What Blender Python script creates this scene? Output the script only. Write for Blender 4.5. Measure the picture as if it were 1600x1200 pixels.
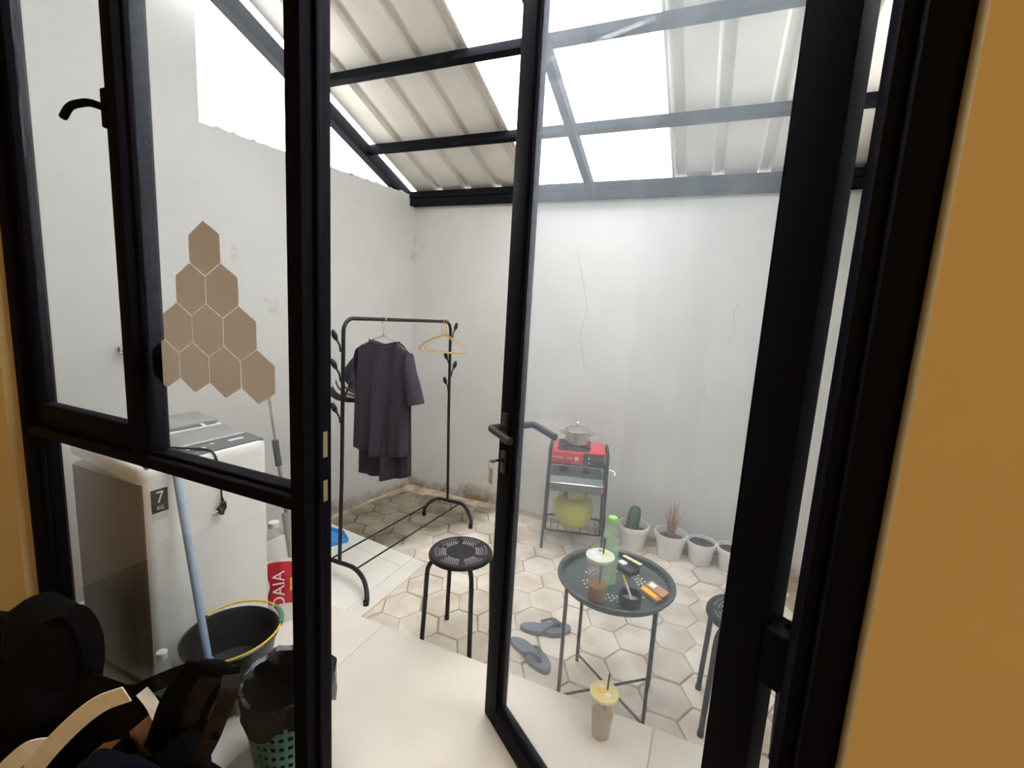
import bpy, bmesh, math, random
from math import sin, cos, pi, radians, sqrt, atan2
from mathutils import Vector, Matrix, Euler

C = bpy.context.scene.collection
for o in list(bpy.data.objects):
    bpy.data.objects.remove(o)
S = bpy.context.scene
rnd = random.Random(7)

# ------------------------------------------------------------------ camera
yaw, pitch, roll, FPX = radians(-22.83), radians(8.7585), radians(-3.3056), 730.5
fwd = Vector((sin(yaw) * cos(pitch), cos(yaw) * cos(pitch), -sin(pitch)))
rgt = Vector((cos(yaw), -sin(yaw), 0))
dwn = fwd.cross(rgt)
r2 = cos(roll) * rgt + sin(roll) * dwn
d2 = -sin(roll) * rgt + cos(roll) * dwn
cam_d = bpy.data.cameras.new('camera')
cam = bpy.data.objects.new('camera', cam_d)
C.objects.link(cam)
M = Matrix((r2, -d2, -fwd)).transposed().to_4x4()
M.translation = Vector((0, 0, 1.45))
cam.matrix_world = M
cam_d.sensor_fit = 'HORIZONTAL'
cam_d.sensor_width = 36.0
cam_d.lens = FPX / 1600 * 36.0
cam_d.clip_start = 0.02
S.camera = cam

# ------------------------------------------------------------------ world, lights, exposure
W = bpy.data.worlds.new('overcast_sky')
S.world = W
W.use_nodes = True
wn = W.node_tree.nodes
bg = wn['Background']
bg.inputs['Color'].default_value = (1.0, 0.99, 0.965, 1)
bg.inputs['Strength'].default_value = 8.0


def area(name, loc, rot, sx, sy, power, col):
    l = bpy.data.lights.new(name, 'AREA')
    l.shape = 'RECTANGLE'
    l.size, l.size_y = sx, sy
    l.energy = power
    l.color = col
    o = bpy.data.objects.new(name, l)
    o.location = loc
    o.rotation_euler = rot
    C.objects.link(o)
    return o


area('room_ceiling_lamp', (0.9, -2.1, 2.72), (0, 0, 0), 0.9, 0.9, 30, (1.0, 0.83, 0.58))
S.view_settings.view_transform = 'Standard'
S.view_settings.look = 'None'
S.view_settings.gamma = 1.0
S.view_settings.exposure = 0.0
S.view_settings.use_curve_mapping = False
S.cycles.max_bounces = 10
S.cycles.diffuse_bounces = 6
S.cycles.transparent_max_bounces = 24
S.cycles.transmission_bounces = 10
S.cycles.use_denoising = True
S.cycles.sample_clamp_indirect = 8.0
S.cycles.caustics_refractive = False
S.cycles.caustics_reflective = False


# ------------------------------------------------------------------ materials
def newmat(name):
    m = bpy.data.materials.new(name)
    m.use_nodes = True
    nt = m.node_tree
    return m, nt, nt.nodes, nt.links, nt.nodes['Principled BSDF']


def mat(name, col, rough=0.5, metal=0.0, var=0.0, vscale=8.0, bump=0.0, bscale=60.0, rand=0.0, coord='Object', spec=None, trans=0.0, col2=None):
    m, nt, n, l, b = newmat(name)
    b.inputs['Base Color'].default_value = (*col, 1)
    b.inputs['Roughness'].default_value = rough
    b.inputs['Metallic'].default_value = metal
    if spec is not None:
        b.inputs['Specular IOR Level'].default_value = spec
    if trans:
        b.inputs['Transmission Weight'].default_value = trans
    tc = n.new('ShaderNodeTexCoord')
    if var or col2:
        no = n.new('ShaderNodeTexNoise')
        no.inputs['Scale'].default_value = vscale
        no.inputs['Detail'].default_value = 6
        l.new(tc.outputs[coord], no.inputs['Vector'])
        cr = n.new('ShaderNodeValToRGB')
        c2 = col2 or tuple(c * (1 - var) for c in col)
        c1 = col if col2 else tuple(min(1, c * (1 + var * .6)) for c in col)
        cr.color_ramp.elements[0].position = 0.35
        cr.color_ramp.elements[1].position = 0.65
        cr.color_ramp.elements[0].color = (*c2, 1)
        cr.color_ramp.elements[1].color = (*c1, 1)
        l.new(no.outputs['Fac'], cr.inputs['Fac'])
        out = cr.outputs['Color']
        if rand:
            oi = n.new('ShaderNodeObjectInfo')
            mr = n.new('ShaderNodeMapRange')
            mr.inputs['To Min'].default_value = 1 - rand
            mr.inputs['To Max'].default_value = 1 + rand * .5
            l.new(oi.outputs['Random'], mr.inputs['Value'])
            mx = n.new('ShaderNodeVectorMath')
            mx.operation = 'SCALE'
            l.new(out, mx.inputs[0])
            l.new(mr.outputs['Result'], mx.inputs['Scale'])
            out = mx.outputs[0]
        l.new(out, b.inputs['Base Color'])
    if bump:
        nb = n.new('ShaderNodeTexNoise')
        nb.inputs['Scale'].default_value = bscale
        nb.inputs['Detail'].default_value = 4
        l.new(tc.outputs[coord], nb.inputs['Vector'])
        bp = n.new('ShaderNodeBump')
        bp.inputs['Strength'].default_value = bump
        bp.inputs['Distance'].default_value = 0.01
        l.new(nb.outputs['Fac'], bp.inputs['Height'])
        l.new(bp.outputs['Normal'], b.inputs['Normal'])
    return m


def wallmat(name, col, stain=(0.25, 0.19, 0.125), base=-0.1, height=0.27, amount=1.0, streak=0.1):
    """painted plaster with damp mould along its foot and faint run-off streaks"""
    m, nt, n, l, b = newmat(name)
    b.inputs['Roughness'].default_value = 0.75
    g = n.new('ShaderNodeNewGeometry')
    sp = n.new('ShaderNodeSeparateXYZ')
    l.new(g.outputs['Position'], sp.inputs[0])
    # mottling
    no = n.new('ShaderNodeTexNoise')
    no.inputs['Scale'].default_value = 1.7
    no.inputs['Detail'].default_value = 5
    l.new(g.outputs['Position'], no.inputs['Vector'])
    cr = n.new('ShaderNodeValToRGB')
    cr.color_ramp.elements[0].position = .3
    cr.color_ramp.elements[1].position = .7
    cr.color_ramp.elements[0].color = (*[c * (1 - streak) for c in col], 1)
    cr.color_ramp.elements[1].color = (*col, 1)
    l.new(no.outputs['Fac'], cr.inputs['Fac'])
    # mould
    n2 = n.new('ShaderNodeTexNoise')
    n2.inputs['Scale'].default_value = 5.0
    n2.inputs['Detail'].default_value = 7
    n2.inputs['Roughness'].default_value = .65
    l.new(g.outputs['Position'], n2.inputs['Vector'])
    mr = n.new('ShaderNodeMapRange')
    mr.inputs['From Min'].default_value = base
    mr.inputs['From Max'].default_value = base + height
    mr.inputs['To Min'].default_value = 0.33 * amount
    mr.inputs['To Max'].default_value = -0.15
    l.new(sp.outputs['Z'], mr.inputs['Value'])
    # more mould towards the far left corner
    mx = n.new('ShaderNodeMapRange')
    mx.inputs['From Min'].default_value = -2.3
    mx.inputs['From Max'].default_value = -0.9
    mx.inputs['To Min'].default_value = 0.05
    mx.inputs['To Max'].default_value = -0.16
    l.new(sp.outputs['X'], mx.inputs['Value'])
    a1 = n.new('ShaderNodeMath'); a1.operation = 'ADD'
    l.new(mr.outputs['Result'], a1.inputs[0]); l.new(n2.outputs['Fac'], a1.inputs[1])
    a2 = n.new('ShaderNodeMath'); a2.operation = 'ADD'
    l.new(a1.outputs[0], a2.inputs[0]); l.new(mx.outputs['Result'], a2.inputs[1])
    th = n.new('ShaderNodeMapRange')
    th.inputs['From Min'].default_value = 0.56
    th.inputs['From Max'].default_value = 0.82
    l.new(a2.outputs[0], th.inputs['Value'])
    mix = n.new('ShaderNodeMix'); mix.data_type = 'RGBA'
    l.new(th.outputs['Result'], mix.inputs['Factor'])
    l.new(cr.outputs['Color'], mix.inputs['A'])
    mix.inputs['B'].default_value = (*stain, 1)
    l.new(mix.outputs['Result'], b.inputs['Base Color'])
    nb = n.new('ShaderNodeTexNoise')
    nb.inputs['Scale'].default_value = 45
    l.new(g.outputs['Position'], nb.inputs['Vector'])
    bp = n.new('ShaderNodeBump')
    bp.inputs['Strength'].default_value = .08
    bp.inputs['Distance'].default_value = .01
    l.new(nb.outputs['Fac'], bp.inputs['Height'])
    l.new(bp.outputs['Normal'], b.inputs['Normal'])
    return m


def glassmat(name, dust=0.10, tint=(1, 1, 1), dustcol=(0.80, 0.9, 1.0), low=.35, zlow=.2):
    """flat pane: clear, reflecting at its surface, with a thin layer of dust and a painted veil of sky glare"""
    m, nt, n, l, b = newmat(name)
    n.remove(b)
    out = n['Material Output']
    tr = n.new('ShaderNodeBsdfTransparent'); tr.inputs[0].default_value = (*tint, 1)
    gl = n.new('ShaderNodeBsdfGlossy'); gl.inputs['Roughness'].default_value = 0.02
    lw = n.new('ShaderNodeLayerWeight'); lw.inputs['Blend'].default_value = .5
    pw = n.new('ShaderNodeMath'); pw.operation = 'POWER'; pw.inputs[1].default_value = 5
    l.new(lw.outputs['Facing'], pw.inputs[0])
    ma = n.new('ShaderNodeMath'); ma.operation = 'MULTIPLY_ADD'
    ma.inputs[1].default_value = .8; ma.inputs[2].default_value = .03
    l.new(pw.outputs[0], ma.inputs[0])
    m1 = n.new('ShaderNodeMixShader')
    l.new(ma.outputs[0], m1.inputs[0]); l.new(tr.outputs[0], m1.inputs[1]); l.new(gl.outputs[0], m1.inputs[2])
    tl = n.new('ShaderNodeBsdfTranslucent'); tl.inputs[0].default_value = (*dustcol, 1)
    g = n.new('ShaderNodeNewGeometry')
    no = n.new('ShaderNodeTexNoise'); no.inputs['Scale'].default_value = 3.5; no.inputs['Detail'].default_value = 5
    l.new(g.outputs['Position'], no.inputs['Vector'])
    mr = n.new('ShaderNodeMapRange')
    mr.inputs['From Min'].default_value = .3; mr.inputs['From Max'].default_value = .7
    mr.inputs['To Min'].default_value = dust * .75; mr.inputs['To Max'].default_value = dust * 1.2
    l.new(no.outputs['Fac'], mr.inputs['Value'])
    m2 = n.new('ShaderNodeMixShader')
    sz = n.new('ShaderNodeSeparateXYZ'); l.new(g.outputs['Position'], sz.inputs[0])
    dz = n.new('ShaderNodeMapRange')                     # bright-sky veil put into the dust amount, stronger towards the top
    dz.inputs['From Min'].default_value = zlow; dz.inputs['From Max'].default_value = 2.2
    dz.inputs['To Min'].default_value = low; dz.inputs['To Max'].default_value = 1.2
    l.new(sz.outputs['Z'], dz.inputs['Value'])
    mu = n.new('ShaderNodeMath'); mu.operation = 'MULTIPLY'
    l.new(mr.outputs['Result'], mu.inputs[0]); l.new(dz.outputs['Result'], mu.inputs[1])
    l.new(mu.outputs[0], m2.inputs[0]); l.new(m1.outputs[0], m2.inputs[1]); l.new(tl.outputs[0], m2.inputs[2])
    l.new(m2.outputs[0], out.inputs['Surface'])
    return m


def clearmat(name, col, alpha, rough=.1, trans_col=None):
    """thin clear plastic: partly see-through"""
    m, nt, n, l, b = newmat(name)
    out = n['Material Output']
    b.inputs['Base Color'].default_value = (*col, 1)
    b.inputs['Roughness'].default_value = rough
    tr = n.new('ShaderNodeBsdfTransparent'); tr.inputs[0].default_value = (*(trans_col or (1, 1, 1)), 1)
    mx = n.new('ShaderNodeMixShader'); mx.inputs[0].default_value = alpha
    l.new(tr.outputs[0], mx.inputs[1]); l.new(b.outputs[0], mx.inputs[2])
    l.new(mx.outputs[0], out.inputs['Surface'])
    return m


def sheetmat(name):
    """white translucent roofing sheet"""
    m, nt, n, l, b = newmat(name)
    n.remove(b)
    out = n['Material Output']
    tr = n.new('ShaderNodeBsdfTransparent'); tr.inputs[0].default_value = (.97, .985, 1, 1)
    tl = n.new('ShaderNodeBsdfTranslucent'); tl.inputs[0].default_value = (.95, .97, 1, 1)
    mx = n.new('ShaderNodeMixShader'); mx.inputs[0].default_value = .45
    l.new(tr.outputs[0], mx.inputs[1]); l.new(tl.outputs[0], mx.inputs[2])
    l.new(mx.outputs[0], out.inputs['Surface'])
    return m


def pavermat(name, lo=(.62, .52, .41), hi=(.83, .77, .68), dlo=(.17, .14, .105), dhi=(.36, .30, .225)):
    m, nt, n, l, b = newmat(name)
    b.inputs['Roughness'].default_value = .8
    g = n.new('ShaderNodeNewGeometry')
    sp = n.new('ShaderNodeSeparateXYZ')
    l.new(g.outputs['Position'], sp.inputs[0])
    no = n.new('ShaderNodeTexNoise'); no.inputs['Scale'].default_value = 7; no.inputs['Detail'].default_value = 7
    l.new(g.outputs['Position'], no.inputs['Vector'])
    cr = n.new('ShaderNodeValToRGB')
    cr.color_ramp.elements[0].position = .3; cr.color_ramp.elements[1].position = .66
    cr.color_ramp.elements[0].color = (*lo, 1); cr.color_ramp.elements[1].color = (*hi, 1)
    l.new(no.outputs['Fac'], cr.inputs['Fac'])
    oi = n.new('ShaderNodeObjectInfo')
    mr = n.new('ShaderNodeMapRange'); mr.inputs['To Min'].default_value = .84; mr.inputs['To Max'].default_value = 1.08
    l.new(oi.outputs['Random'], mr.inputs['Value'])
    vs = n.new('ShaderNodeVectorMath'); vs.operation = 'SCALE'
    l.new(cr.outputs['Color'], vs.inputs[0]); l.new(mr.outputs['Result'], vs.inputs['Scale'])
    # wet, mossy patch in the far left corner (a stain with its own outline)
    ma = n.new('ShaderNodeMath'); ma.operation = 'MULTIPLY_ADD'; ma.inputs[1].default_value = -2.3; ma.inputs[2].default_value = 0
    l.new(sp.outputs['X'], ma.inputs[0])
    mb = n.new('ShaderNodeMath'); mb.operation = 'ADD'
    l.new(ma.outputs[0], mb.inputs[0]); l.new(sp.outputs['Y'], mb.inputs[1])
    n2 = n.new('ShaderNodeTexNoise'); n2.inputs['Scale'].default_value = 3.2; n2.inputs['Detail'].default_value = 5
    l.new(g.outputs['Position'], n2.inputs['Vector'])
    mc = n.new('ShaderNodeMath'); mc.operation = 'MULTIPLY_ADD'; mc.inputs[1].default_value = 1.1
    l.new(n2.outputs['Fac'], mc.inputs[0]); l.new(mb.outputs[0], mc.inputs[2])
    th = n.new('ShaderNodeMapRange'); th.inputs['From Min'].default_value = 6.60; th.inputs['From Max'].default_value = 7.05
    l.new(mc.outputs[0], th.inputs['Value'])
    dk = n.new('ShaderNodeValToRGB')
    dk.color_ramp.elements[0].position = .35; dk.color_ramp.elements[1].position = .7
    dk.color_ramp.elements[0].color = (*dlo, 1); dk.color_ramp.elements[1].color = (*dhi, 1)
    l.new(no.outputs['Fac'], dk.inputs['Fac'])
    mix = n.new('ShaderNodeMix'); mix.data_type = 'RGBA'
    l.new(th.outputs['Result'], mix.inputs['Factor'])
    l.new(vs.outputs[0], mix.inputs['A']); l.new(dk.outputs['Color'], mix.inputs['B'])
    l.new(mix.outputs['Result'], b.inputs['Base Color'])
    nb = n.new('ShaderNodeTexNoise'); nb.inputs['Scale'].default_value = 90
    l.new(g.outputs['Position'], nb.inputs['Vector'])
    bp = n.new('ShaderNodeBump'); bp.inputs['Strength'].default_value = .2; bp.inputs['Distance'].default_value = .005
    l.new(nb.outputs['Fac'], bp.inputs['Height']); l.new(bp.outputs['Normal'], b.inputs['Normal'])
    return m


BLACK = mat('black_powder_coat_aluminium', (.0065, .006, .010), .6, spec=.03)
BLACKM = mat('black_painted_steel', (.013, .012, .016), .4, spec=.35)
ROOFSTEEL = mat('dark_painted_roof_steel', (.009, .010, .014), .7, var=.3, vscale=20, spec=.05)
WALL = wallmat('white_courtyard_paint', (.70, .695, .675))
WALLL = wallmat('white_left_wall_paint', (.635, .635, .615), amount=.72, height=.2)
WALLN = wallmat('white_house_paint', (.70, .695, .675), amount=.4)
TAN = mat('cream_room_paint', (.80, .62, .30), .7, var=.05, vscale=2, bump=.05, bscale=50)
PALER = mat('pale_room_paint', (.85, .85, .82), .7)
ROOMFLOOR = mat('dark_brown_room_floor', (.16, .12, .085), .45, var=.2)
PAVER = pavermat('concrete_paver')
JOINT = pavermat('sandy_joint_soil', (.28, .22, .155), (.44, .355, .26), (.06, .045, .03), (.11, .085, .06))
TERR = mat('cream_marble_tile', (.82, .76, .665), .25, var=.07, vscale=2.3, bump=.01)
PADT = mat('white_ceramic_tile', (.86, .83, .76), .3, var=.05, vscale=4)
GALV = mat('galvanised_roof_sheet', (.86, .835, .77), .4, metal=.12, var=.06, vscale=3)
SHEET = sheetmat('translucent_roof_sheet')
GLASS = glassmat('dusty_veiled_window_glass', .036, low=.0, zlow=1.0)
GLASSD = glassmat('dusty_veiled_door_glass', .08, low=.4)
MIRROR = mat('acrylic_mirror', (.86, .86, .86), .02, metal=1.0)
MSTEEL = mat('brushed_steel', (.62, .58, .54), .22, metal=1.0, var=.08, vscale=12)
CHROME = mat('chrome', (.8, .8, .8), .12, metal=1.0)
WHITEP = mat('white_plastic', (.80, .80, .78), .35, var=.03)
POTW = mat('white_pot_plastic', (.82, .82, .81), .4, var=.04)
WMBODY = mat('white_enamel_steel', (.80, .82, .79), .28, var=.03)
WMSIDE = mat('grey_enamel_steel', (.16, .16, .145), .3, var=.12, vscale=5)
WMGREY = mat('grey_lid_plastic', (.27, .27, .26), .3, var=.05)
WMDARK = mat('dark_panel_plastic', (.10, .105, .12), .25)
RED = mat('red_stove_enamel', (.78, .035, .04), .3)
REDD = mat('red_stove_front', (.42, .03, .04), .35)
CAST = mat('black_cast_iron', (.02, .018, .02), .6, bump=.1)
GREYBOX = mat('grey_green_metal', (.10, .125, .13), .35, var=.15, vscale=9)
LPG = mat('lpg_green_paint', (.45, .44, .055), .4, var=.12, vscale=6)
SOIL = mat('dark_potting_soil', (.06, .045, .05), .95, var=.4, vscale=30, bump=.8, bscale=60)
SOILB = mat('brown_potting_soil', (.20, .12, .085), .95, var=.4, vscale=30, bump=.8, bscale=60)
CACT = mat('cactus_green', (.055, .13, .06), .55, var=.3, vscale=20)
GRASS = mat('dry_grass_straw', (.50, .27, .18), .8, var=.25, vscale=30)
SHIRT = mat('dark_plum_cotton', (.045, .033, .056), .9, var=.12, vscale=40, bump=.15, bscale=500)
SHIRT2 = mat('charcoal_plum_cotton', (.032, .025, .040), .9, var=.1, vscale=40, bump=.15, bscale=500)
STRIPE = mat('white_cotton_stripe', (.75, .75, .76), .85)
GOLD = mat('gold_wire', (.92, .62, .28), .25, metal=.9)
TRAY = mat('dark_green_grey_enamel', (.055, .068, .068), .33, var=.1)
SLIP = mat('slate_blue_rubber', (.16, .195, .245), .75, var=.12, vscale=18)
SLIP2 = mat('slate_blue_strap_rubber', (.085, .11, .155), .6)
BLUE = mat('bright_blue_plastic', (.05, .33, .78), .35)
PALEBLUE = mat('pale_blue_pole', (.36, .50, .70), .35)
BUCKET = mat('black_bucket_plastic', (.022, .024, .026), .35, var=.3, vscale=10)
YELLOW = mat('yellow_plastic', (.85, .55, .04), .4)
GREENP = mat('dark_green_plastic', (.06, .25, .13), .5)
LIME = mat('lime_cap_plastic', (.28, .72, .09), .4)
TURQ = mat('turquoise_plastic', (.10, .36, .35), .4)
BINBAG = mat('black_bin_bag', (.008, .008, .009), .16, bump=.6, bscale=28)
REDBAG = mat('red_pouch_film', (.62, .03, .06), .3, var=.1)
ORANGE = mat('orange_card', (.80, .30, .05), .5)
ORANGEY = mat('yellow_orange_card', (.95, .52, .03), .5)
COPPERC = mat('copper_card', (.50, .24, .13), .45)
BLACKCARD = mat('black_card', (.022, .022, .025), .5)
PALEY = mat('pale_yellow_paper', (.85, .78, .42), .6)
WHITECARD = mat('white_paper', (.85, .85, .83), .6)
ASH = mat('charcoal_ceramic', (.025, .027, .028), .5)
ASHIN = mat('ash_grey', (.26, .22, .18), .9, var=.4, vscale=40)
TEXTW = mat('white_print', (.82, .80, .76), .5)
TEXTP = mat('pink_white_print', (.72, .42, .40), .5)
BRASS = mat('worn_brass', (.50, .40, .20), .35, metal=.9)
TAGM = mat('beige_key_tag', (.62, .52, .42), .5)
NYLON = mat('black_nylon', (.006, .0055, .007), .9, spec=.1, var=.3, vscale=12, bump=.3, bscale=250)
NYLON2 = mat('dark_brown_mesh', (.03, .024, .024), .8, spec=.15, var=.3, vscale=25, bump=.4, bscale=300)
NAVY = mat('navy_cotton', (.0045, .0045, .014), .95, spec=.1, var=.2, bump=.2, bscale=200)
CREAM = mat('cream_webbing', (.88, .87, .82), .8, var=.06, vscale=30, bump=.2, bscale=300)
BROWNP = mat('brown_paper', (.42, .22, .09), .8, var=.25, vscale=12)
BENCH = mat('dark_wood_bench', (.03, .02, .016), .5)
CUPC = clearmat('clear_cup_plastic', (.85, .84, .80), .22, .08)
TEA = clearmat('amber_tea', (.50, .22, .05), .72, .1, (.95, .75, .45))
MILKT = clearmat('milky_coffee', (.50, .34, .22), .78, .2, (.9, .75, .6))
LIDY = clearmat('yellow_film_lid', (.92, .78, .30), .85, .3)
LIDC = clearmat('cream_film_lid', (.80, .86, .74), .8, .25)
GREENB = clearmat('pale_green_bottle_plastic', (.74, .88, .76), .26, .08, (.85, 1, .88))
GREENL = clearmat('green_bottle_plastic', (.10, .34, .14), .55, .1, (.5, .9, .55))
CLEARB = clearmat('clear_bottle_plastic', (.86, .87, .86), .25, .1, (.98, 1, .99))
STRAW = mat('black_straw', (.02, .02, .02), .4)
SCREEN = mat('grey_label_film', (.62, .62, .58), .4)


# ------------------------------------------------------------------ mesh helpers
class MB:
    def __init__(self):
        self.v, self.f, self.mi, self.cur = [], [], [], 0
        self.M = Matrix.Identity(4)

    def add(self, vs, fs):
        o = len(self.v)
        self.v += [self.M @ Vector(p) for p in vs]
        self.f += [tuple(i + o for i in f) for f in fs]
        self.mi += [self.cur] * len(fs)
        return self

    def box(self, x0, x1, y0, y1, z0, z1):
        vs = [(x, y, z) for z in (z0, z1) for y in (y0, y1) for x in (x0, x1)]
        return self.add(vs, [(0, 2, 3, 1), (4, 5, 7, 6), (0, 1, 5, 4), (2, 6, 7, 3), (0, 4, 6, 2), (1, 3, 7, 5)])

    def cbox(self, x0, x1, y0, y1, z0, z1, c=.004):
        """box with chamfered edges"""
        b = bmesh.new()
        bmesh.ops.create_cube(b, size=1)
        bmesh.ops.scale(b, vec=(x1 - x0, y1 - y0, z1 - z0), verts=b.verts)
        bmesh.ops.translate(b, vec=((x0 + x1) / 2, (y0 + y1) / 2, (z0 + z1) / 2), verts=b.verts)
        bmesh.ops.bevel(b, geom=list(b.edges), offset=c, segments=2, profile=.5, affect='EDGES')
        b.verts.index_update()
        vs = [tuple(v.co) for v in b.verts]
        fs = [tuple(v.index for v in f.verts) for f in b.faces]
        b.free()
        return self.add(vs, fs)

    def prism(self, poly, z0, z1):
        n = len(poly)
        vs = [(x, y, z0) for x, y in poly] + [(x, y, z1) for x, y in poly]
        fs = [tuple(range(n - 1, -1, -1)), tuple(range(n, 2 * n))]
        fs += [(i, (i + 1) % n, n + (i + 1) % n, n + i) for i in range(n)]
        return self.add(vs, fs)

    def tube(self, pts, r, seg=10, closed=False, caps=True):
        pts = [Vector(p) for p in pts]
        n = len(pts)
        rs = r if isinstance(r, (list, tuple)) else [r] * n
        up = None
        vs = []
        for i, p in enumerate(pts):
            if closed:
                t = (pts[(i + 1) % n] - pts[i - 1]).normalized()
            else:
                t = (pts[min(i + 1, n - 1)] - pts[max(i - 1, 0)]).normalized()
            if up is None:
                up = Vector((0, 0, 1)) if abs(t.z) < .9 else Vector((1, 0, 0))
            a = (up - t * up.dot(t)).normalized()
            up = a
            b = t.cross(a)
            for k in range(seg):
                th = 2 * pi * k / seg
                vs.append(p + (a * cos(th) + b * sin(th)) * rs[i])
        fs = []
        for i in range(n if closed else n - 1):
            j = (i + 1) % n
            for k in range(seg):
                k2 = (k + 1) % seg
                fs.append((i * seg + k, i * seg + k2, j * seg + k2, j * seg + k))
        if caps and not closed:
            fs.append(tuple(range(seg - 1, -1, -1)))
            fs.append(tuple((n - 1) * seg + k for k in range(seg)))
        return self.add(vs, fs)

    def lathe(self, prof, seg=32, c=(0, 0, 0), sx=1, sy=1, capb=True, capt=True):
        vs = [(c[0] + r * cos(2 * pi * k / seg) * sx, c[1] + r * sin(2 * pi * k / seg) * sy, c[2] + z) for r, z in prof for k in range(seg)]
        n = len(prof)
        fs = [(i * seg + k, i * seg + (k + 1) % seg, (i + 1) * seg + (k + 1) % seg, (i + 1) * seg + k) for i in range(n - 1) for k in range(seg)]
        if capb: fs.append(tuple(range(seg - 1, -1, -1)))
        if capt: fs.append(tuple((n - 1) * seg + k for k in range(seg)))
        return self.add(vs, fs)

    def grid(self, nu, nv, fn):
        vs = [fn(i / nu, j / nv) for j in range(nv + 1) for i in range(nu + 1)]
        fs = [(j * (nu + 1) + i, j * (nu + 1) + i + 1, (j + 1) * (nu + 1) + i + 1, (j + 1) * (nu + 1) + i) for j in range(nv) for i in range(nu)]
        return self.add(vs, fs)

    def ribbon(self, pts, w, t=.002, side=Vector((1, 0, 0))):
        """flat strap: a thin rectangular section swept along points"""
        pts = [Vector(p) for p in pts]
        vs = []
        n = len(pts)
        for i, p in enumerate(pts):
            d = (pts[min(i + 1, n - 1)] - pts[max(i - 1, 0)]).normalized()
            s = (side - d * side.dot(d)).normalized()
            q = d.cross(s)
            for a, b in ((-1, -1), (1, -1), (1, 1), (-1, 1)):
                vs.append(p + s * a * w / 2 + q * b * t / 2)
        fs = [(i * 4 + k, i * 4 + (k + 1) % 4, (i + 1) * 4 + (k + 1) % 4, (i + 1) * 4 + k) for i in range(n - 1) for k in range(4)]
        fs += [(3, 2, 1, 0), tuple((n - 1) * 4 + k for k in range(4))]
        return self.add(vs, fs)

    def mesh(self, name, mats):
        me = bpy.data.meshes.new(name)
        me.from_pydata([tuple(p) for p in self.v], [], self.f)
        for m in (mats if isinstance(mats, (list, tuple)) else [mats]):
            me.materials.append(m)
        me.polygons.foreach_set('material_index', self.mi)
        me.polygons.foreach_set('use_smooth', [True] * len(me.polygons))
        me.validate()
        b = bmesh.new(); b.from_mesh(me)
        bmesh.ops.recalc_face_normals(b, faces=b.faces)
        b.to_mesh(me); b.free()
        me.set_sharp_from_angle(angle=radians(38))
        return me

    def build(self, name, mats, parent=None, loc=None, rz=None):
        o = bpy.data.objects.new(name, self.mesh(name, mats))
        C.objects.link(o)
        if parent: o.parent = parent
        if loc: o.location = loc
        if rz is not None: o.rotation_euler = (0, 0, rz)
        return o


def obj(name, me, parent=None, loc=(0, 0, 0), rot=(0, 0, 0)):
    o = bpy.data.objects.new(name, me)
    C.objects.link(o)
    o.parent = parent
    o.location = loc
    o.rotation_euler = rot
    return o


def thing(name, label, cat, loc=(0, 0, 0), rz=0, group=None):
    o = bpy.data.objects.new(name, None)
    o.empty_display_size = .05
    C.objects.link(o)
    o.location = loc
    o.rotation_euler = (0, 0, rz)
    o['label'] = label
    o['category'] = cat
    if group: o['group'] = group
    return o


def tag(o, label, cat, group=None):
    o['label'] = label
    o['category'] = cat
    if group: o['group'] = group
    return o


def struct(name, mb, m, label=None):
    o = mb.build(name, m)
    o['kind'] = 'structure'
    if label: o['label'] = label
    return o


def sroot(name, loc=(0, 0, 0), rz=0, label=None):
    o = bpy.data.objects.new(name, None)
    C.objects.link(o)
    o.location = loc
    o.rotation_euler = (0, 0, rz)
    o['kind'] = 'structure'
    if label: o['label'] = label
    return o


def copytree(root, loc, rz, label=None, group=None):
    r = root.copy(); C.objects.link(r)
    r.location = loc; r.rotation_euler = (0, 0, rz)
    if label: r['label'] = label
    if group: r['group'] = group
    for ch in list(root.children):
        c = ch.copy(); C.objects.link(c); c.parent = r
        for g in ch.children:
            d = g.copy(); C.objects.link(d); d.parent = c
    return r


def textmesh(txt, size, depth, matl, parent, M, name='lettering'):
    cu = bpy.data.curves.new(name, 'FONT')
    cu.body = txt
    cu.size = size
    cu.extrude = depth
    cu.align_x = 'CENTER'; cu.align_y = 'CENTER'
    to = bpy.data.objects.new('text_source', cu)
    C.objects.link(to)
    dg = bpy.context.evaluated_depsgraph_get()
    me = bpy.data.meshes.new_from_object(to.evaluated_get(dg))
    bpy.data.objects.remove(to)
    me.materials.clear()
    me.materials.append(matl)
    me.name = name
    o = bpy.data.objects.new(name, me)
    C.objects.link(o)
    o.parent = parent
    o.matrix_local = M
    return o


def arc(c, r, a0, a1, n, plane='xz', y=0):
    out = []
    for i in range(n + 1):
        a = a0 + (a1 - a0) * i / n
        p = (c[0] + r * cos(a), c[1] + r * sin(a))
        out.append((p[0], y, p[1]) if plane == 'xz' else (y, p[0], p[1]) if plane == 'yz' else (p[0], p[1], y))
    return out


def smoothpath(pts, n=6):
    """Catmull-Rom through the points"""
    P = [Vector(p) for p in pts]
    P = [2 * P[0] - P[1]] + P + [2 * P[-1] - P[-2]]
    out = []
    for i in range(1, len(P) - 2):
        for k in range(n):
            t = k / n
            out.append(.5 * ((2 * P[i]) + (P[i + 1] - P[i - 1]) * t + (2 * P[i - 1] - 5 * P[i] + 4 * P[i + 1] - P[i + 2]) * t * t + (-P[i - 1] + 3 * P[i] - 3 * P[i + 1] + P[i + 2]) * t ** 3))
    out.append(P[-2])
    return out


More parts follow.
